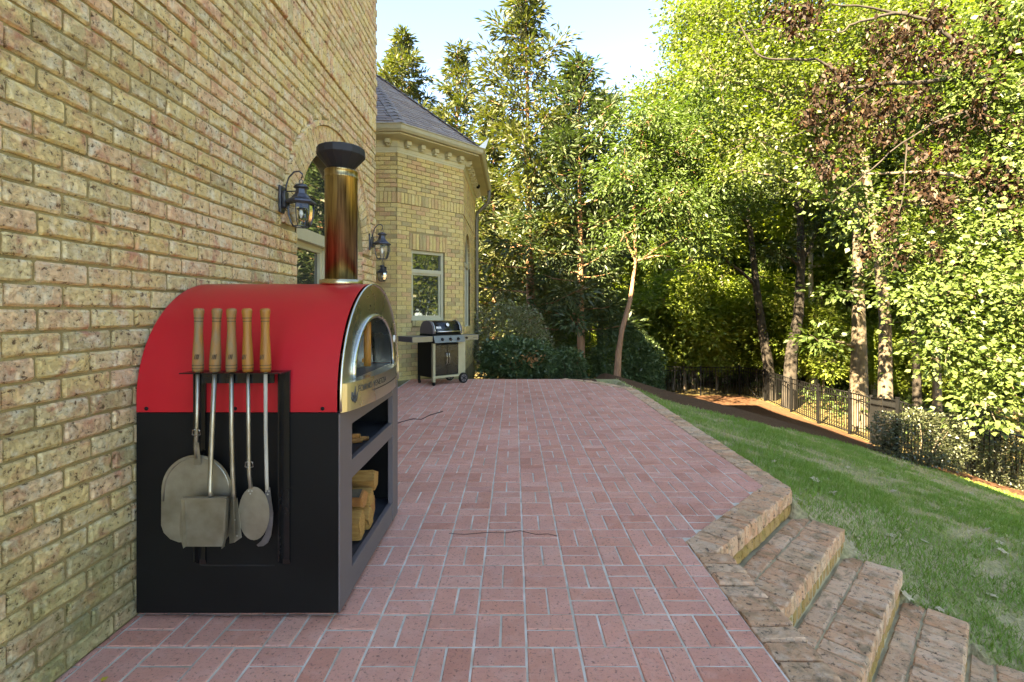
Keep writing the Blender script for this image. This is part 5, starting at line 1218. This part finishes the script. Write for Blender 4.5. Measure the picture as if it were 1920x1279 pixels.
    c = np.concatenate(cs); n_ = len(c); rd = np.clip(rn.beta(1.3, 2.2, n_), 0, 1); link('dead_leaves', crown_mesh('dead_leaves', c, .115, .45, LF_dead, 77, rd, .9), t, True)
    # a thin veil of living leaves near the twigs
    return t
dead_tree()

# ------------------------------------------------------------------ woodland behind
protos = []
for k, (mt, bk, ls) in enumerate(((LF_back, M_bark1, .34), (LF_yel, M_bark1, .34), (LF_mid, M_bark4, .32), (LF_back, M_bark3, .34))):
    r = random.Random(90 + k); bl = []
    for q in range(13):
        z = r.uniform(2.0, 12.5); rr = r.uniform(1.0, 1.7); a = r.uniform(0, 6.28); rad = r.uniform(.3, 2.3) * (1 - .5 * abs(z - 7) / 8); bl.append((rad * math.cos(a), rad * math.sin(a), z, rr, rr, rr * .8))
    tb, cr = broadleaf(Vector((0, 0, 0)), [Vector((r.uniform(-.2, .2) * i, r.uniform(-.1, .1) * i, -.5 + i * 2.2)) for i in range(6)], .19, bl, 320, 52, .38, ls * .76, .5, mt, 100 + k, bk)
    protos.append((tb, cr, bk))
LABW = ['sunny mid-green tree in the woodland beyond the fence', 'yellow-green tree in the woodland beyond the fence', 'dark-trunked deep green tree in the woodland beyond the fence', 'pale-trunked sunny green tree in the woodland beyond the fence']
first = [None] * 4; r = random.Random(17); spots = []
for (px, Y, top) in ((1150, 30, 330), (1210, 27, 300), (1260, 31, 190), (1320, 28, 200), (1385, 32, 80), (1440, 26, 160), (1500, 30, 40), (1560, 27, 90), (1620, 33, 0), (1680, 25, 120), (1740, 29, 0), (1800, 24, 60), (1860, 30, -60), (1920, 25, -40), (1990, 22, 0), (2080, 27, -80),
                     (1180, 36, 280), (1290, 38, 160), (1420, 37, 60), (1540, 38, 20), (1660, 40, -20), (1780, 37, -80), (1900, 36, -100), (1090, 33, 360), (1030, 31, 380), (970, 34, 330), (910, 30, 360), (850, 33, 330), (790, 31, 330), (720, 34, 300), (1850, 19, 120), (1700, 20.5, 260), (1960, 18, 60), (1590, 22, 330), (1270, 25, 430), (1440, 23, 430), (1640, 18.5, 420)):
    spots.append((px, Y, top))
for i, (px, Y, top) in enumerate(spots):
    k = r.randrange(4); b = gb(px, Y); s = max(.35, top_h(b, top) / 13.8)
    if first[k] is None:
        tb, cr, bk = protos[k]; first[k] = place_tree('woodland_tree', LABW[k], b, tb, cr, bk, ('mid green', 'yellow-green', 'deep green', 'pale-trunked')[k] + ' woodland trees beyond the fence'); first[k].scale = (s, s, s); first[k].rotation_euler = (0, 0, r.uniform(0, 6.28))
    else: copy_tree(first[k], b, r.uniform(0, 6.28), s)
# low sunny understory trees behind the fence, one built and copied
r = random.Random(23); bl = []
for q in range(10):
    a = r.uniform(0, 6.28); rad = r.uniform(.2, 1.5); z = r.uniform(.9, 4.2); rr = r.uniform(.6, 1.0); bl.append((rad * math.cos(a), rad * math.sin(a), z, rr, rr, rr * .7))
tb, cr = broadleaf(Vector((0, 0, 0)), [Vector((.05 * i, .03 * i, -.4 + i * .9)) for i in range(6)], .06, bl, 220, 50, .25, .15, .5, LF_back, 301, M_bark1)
und = None
for (px, Y, s) in ((1275, 22.5, .9), (1330, 24.5, 1.1), (1390, 22.8, .9), (1450, 25, 1.2), (1500, 22, .8), (1555, 24, 1.1), (1600, 21, .9), (1650, 23, 1.2), (1700, 19.5, .9), (1765, 21, 1.2), (1820, 18, 1.0), (1890, 19, 1.1), (1225, 26, 1.1), (1160, 24, 1.0), (1960, 17, 1), (1300, 28, 1.4), (1420, 28.5, 1.4), (1540, 28, 1.4), (1660, 27, 1.4), (1262, 20.9, .85), (1300, 21.2, .95), (1345, 20.8, .8), (1400, 21.3, .75), (1215, 21.6, 1.0), (1170, 21.2, .9), (1560, 19, .7), (1670, 17, .75), (1790, 15.8, .7), (1250, 30, 2.0), (1330, 31, 2.1), (1410, 30, 2.2), (1480, 32, 2.2), (1550, 31, 2.2), (1620, 30, 2.2), (1700, 29, 2.1), (1780, 28, 2.0), (1860, 26, 2.0), (1190, 31, 1.9), (1130, 30, 1.7), (1460, 20.2, .7), (1510, 26, 1.7), (1370, 26, 1.6), (1590, 26, 1.6), (1290, 26, 1.5), (1735, 24, 1.6), (1070, 27, 1.4), (1235, 20.9, 1.25), (1285, 20.8, 1.3), (1480, 19.9, 1.0), (1545, 18.2, .95), (1420, 20.6, 1.2)):
    b = gb(px, Y)
    if und is None: und = place_tree('understory_tree', 'low sunny understory tree among the woodland trunks behind the fence', b, tb, cr, M_bark1, 'understory trees behind the fence'); und.scale = (s, s, s)
    else: copy_tree(und, b, r.uniform(0, 6.28), s)
# the same woodland going on to the east, seen in the window panes
for (x, y, s) in ((15, 6, 1.1), (18, 2, 1.2), (16, -2, 1.0), (20, -5, 1.3), (17, -9, 1.1), (22, 8, 1.3), (14.5, 10.5, .9), (24, 1, 1.4)):
    copy_tree(first[(int(x) + int(y)) % 4], Vector((x, y, tz(x, y))), r.uniform(0, 6.28), s)
# far mass of foliage closing the view
rn = np.random.default_rng(3); n_ = 60000
px_ = rn.uniform(650, 2300, n_); Y_ = rn.uniform(42, 62, n_); nz_ = np.sin(px_ * .021) * 40 + np.sin(px_ * .053 + 1) * 25
topy = np.interp(px_, [650, 1000, 1150, 1300, 1500, 1700, 2300], [430, 430, 380, 260, 120, 40, 0]) + nz_ * .6
tpz = H - (topy - CY) / F * Y_; zl = -3.0; z_ = zl + (tpz - zl) * rn.uniform(0, 1, n_) ** .9
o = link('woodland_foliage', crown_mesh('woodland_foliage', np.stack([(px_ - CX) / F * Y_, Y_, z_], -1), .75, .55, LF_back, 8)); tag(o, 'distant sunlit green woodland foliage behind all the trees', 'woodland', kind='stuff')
# low undergrowth beyond the fence
n_ = 26000; ux = rn.uniform(1.5, 24, n_); uy = rn.uniform(12, 34, n_); ok = ~in_poly(ux, uy, mulch_poly) & ~in_poly(ux, uy, lawn_poly) & ((uy > 20.9) | (ux > 9.9)) & (ux / uy < 1.3)
ux, uy = ux[ok], uy[ok]; hmap = .35 + 1.3 * np.clip(vnoise(ux, uy, .9, 9), 0, 1) ** 1.5
uz = terrain(ux, uy) + hmap * rn.uniform(0, 1, len(ux)) ** .8
o = link('undergrowth', crown_mesh('undergrowth', np.stack([ux, uy, uz], -1), .2, .45, LF_mid, 12)); tag(o, 'leafy green undergrowth on the woodland floor behind the fence', 'undergrowth', kind='stuff')

# ------------------------------------------------------------------ shrubs
def shrub(name, label, base, dims, nleaf, ls, asp, mat, seed, power=2.6, extra=None, stems=6):
    rn = np.random.default_rng(seed); r = random.Random(seed); t = thing(name, base, label, 'shrub'); n = nleaf
    d = rn.normal(0, 1, (n, 3)); d /= (np.sum(np.abs(d) ** power, 1) ** (1 / power))[:, None]
    rad = 1 - .45 * rn.uniform(0, 1, n) ** 2.2; bump = 1 + .10 * np.sin(d[:, 0] * 6 + seed) * np.sin(d[:, 1] * 5) + .07 * np.sin(d[:, 2] * 9 + d[:, 0] * 7)
    c = d * (rad * bump)[:, None] * np.array(dims) ; c[:, 2] += dims[2] * 1.0; c = c[c[:, 2] > .02]
    d2 = c - np.array([0, 0, dims[2]]); d2 /= np.linalg.norm(d2, axis=1)[:, None]
    st = MB()
    for k in range(stems):
        a = 6.28 * k / stems; limb(st, (0.05 * math.cos(a), .05 * math.sin(a), -.1), (dims[0] * .6 * math.cos(a), dims[1] * .6 * math.sin(a), dims[2] * 1.4), .018, .006, r, 5, 0, 3)
    st.build('stems', M_bark1, t, True); link('foliage', crown_mesh('foliage', c, ls, asp, mat, seed, None, .0, d2 * .8), t, True)
    if extra:
        q = MB(); cc = rn.normal(0, 1, (60, 3)) * np.array(extra[3:6]) + np.array(extra[:3]); link('dry_leaves', crown_mesh('dry_leaves', cc, .11, .4, LF_orange, seed + 1), t, True)
    return t
def sh_at(px0, px1, ptop, Y): 
    w = (px1 - px0) / F * Y / 2; b = gb((px0 + px1) / 2, Y); return b, w, top_h(b, ptop) / 2
b, w, h = sh_at(880, 1028, 572, 13.3); shrub('clipped_hedge', 'large rounded clipped hedge with grey twiggy sides behind the holly', b, (w, 1.0, h), 13000, .075, .5, LF_hedge, 71, 2.8)
b, w, h = sh_at(903, 1040, 637, 10.75); shrub('holly_shrub', 'dark glossy holly shrub with a few orange dry leaves at the patio end', b, (w, .72, h), 9000, .085, .42, LF_dark, 72, 2.7, (.22, -.66, h * 1.15, .16, .04, .06))
b, w, h = sh_at(1035, 1098, 655, 12.2); shrub('dark_shrub', 'low dark shrub between the holly and the reddish trunk', b, (w, .5, h), 3500, .085, .42, LF_dark, 73)
b, w, h = sh_at(1110, 1235, 610, 15.6); shrub('dark_shrub', 'tall dark shrub mass beside the fence end post', b, (w, .9, h), 9000, .11, .4, LF_dark, 74, 2.2)
b, w, h = sh_at(1010, 1110, 600, 18); shrub('dark_shrub', 'shaded shrub behind the conifer trunks', b, (w, .9, h), 5500, .13, .4, LF_mid, 75, 2.2)
b, w, h = sh_at(1168, 1245, 655, 15.4); shrub('dark_shrub', 'low dark shrub on the mulch just before the fence end post', b, (w, .6, h), 4500, .09, .4, LF_dark, 79, 2.2)
b = Vector((8.3, 9.6, tz(8.3, 9.6))); b = cast(1728, 872); shrub('boxwood', 'rounded boxwood hiding the fence corner', b, (.78, .62, .52), 9500, .05, .5, LF_box, 76, 3.0)
b = cast(1905, 915); shrub('boxwood', 'loose boxwood beside the lone fence post at the lawn edge', b, (.78, .6, .52), 8500, .05, .5, LF_box, 77, 2.4)

# ------------------------------------------------------------------ small things
lf = MB(); outl = [(0, -.05), (.018, -.02), (.05, -.018), (.034, .004), (.052, .03), (.022, .026), (.006, .062), (-.014, .03), (-.048, .036), (-.034, .008), (-.05, -.012), (-.018, -.02)]
lf.add([(0, 0, .006)] + [(x, y, .004 + .22 * (abs(x) ** 1.3)) for x, y in outl], [(0, i + 1, (i + 1) % len(outl) + 1) for i in range(len(outl))])
M_fl = mat_plain('dry_tan_leaf', (.34, .25, .14), .8, scale=20, vcol=(.48, .40, .26)); lf_me = lf.mesh('fallen_leaf', M_fl)
r = random.Random(31)
for (x, y) in ((1500, 944), (1605, 1015), (1735, 1022), (1668, 1012), (1820, 928), (1840, 932), (1872, 1022), (1882, 1040), (1850, 999), (1560, 930), (1676, 925), (1762, 1150), (1700, 1168), (1530, 905), (1860, 1125), (1450, 870), (1590, 880), (1745, 960)):
    p = cast(x, y); o = link('fallen_leaf', lf_me); s = r.uniform(.5, .95); o.location = p + Vector((0, 0, .022)); o.rotation_euler = (r.uniform(-.5, .5), r.uniform(-.5, .5), r.uniform(0, 6.28)); o.scale = (s, s, s)
    tag(o, 'dry tan fallen leaf lying on the lawn grass', 'leaf', 'fallen leaves on the lawn')
def floor_pt(x, y, dz=.004): Y = H * F / (y - CY); return Vector(((x - CX) / F * Y, Y, dz))
cd = MB(); cd.tube([floor_pt(x, y) for x, y in ((738, 797), (755, 791), (775, 786), (790, 787), (806, 779), (830, 772))], .005, 6); tag(cd.build('power_cord', M_black), 'thin black cord lying on the patio beside the oven', 'cord')
cd = MB(); cd.tube([floor_pt(x, y, .003) for x, y in ((842, 1001), (870, 1003), (915, 999), (950, 1000), (975, 996), (1005, 1003), (1028, 1002), (1045, 1006))], .0014, 5); tag(cd.build('mortar_crack', M_bark4), 'thin dark crack line running across the patio pavers', 'crack')  # mortar crack, laid over the pavers as a thin dark tube
w = floor_pt(195, 1277, .006); lo = link('yellow_leaf', lf_me.copy()); lo.data.materials.clear(); lo.data.materials.append(mat_plain('yellow_leaf', (.55, .38, .03), .7)); lo.location = w; lo.scale = (.25, .25, .25); tag(lo, 'tiny yellow leaf on the patio bricks near the wall', 'leaf')
print('pickets', npick, 'tris', sum(len(o.data.loop_triangles) if o.data.loop_triangles else len(o.data.polygons) for o in bpy.data.objects if o.type == 'MESH'))
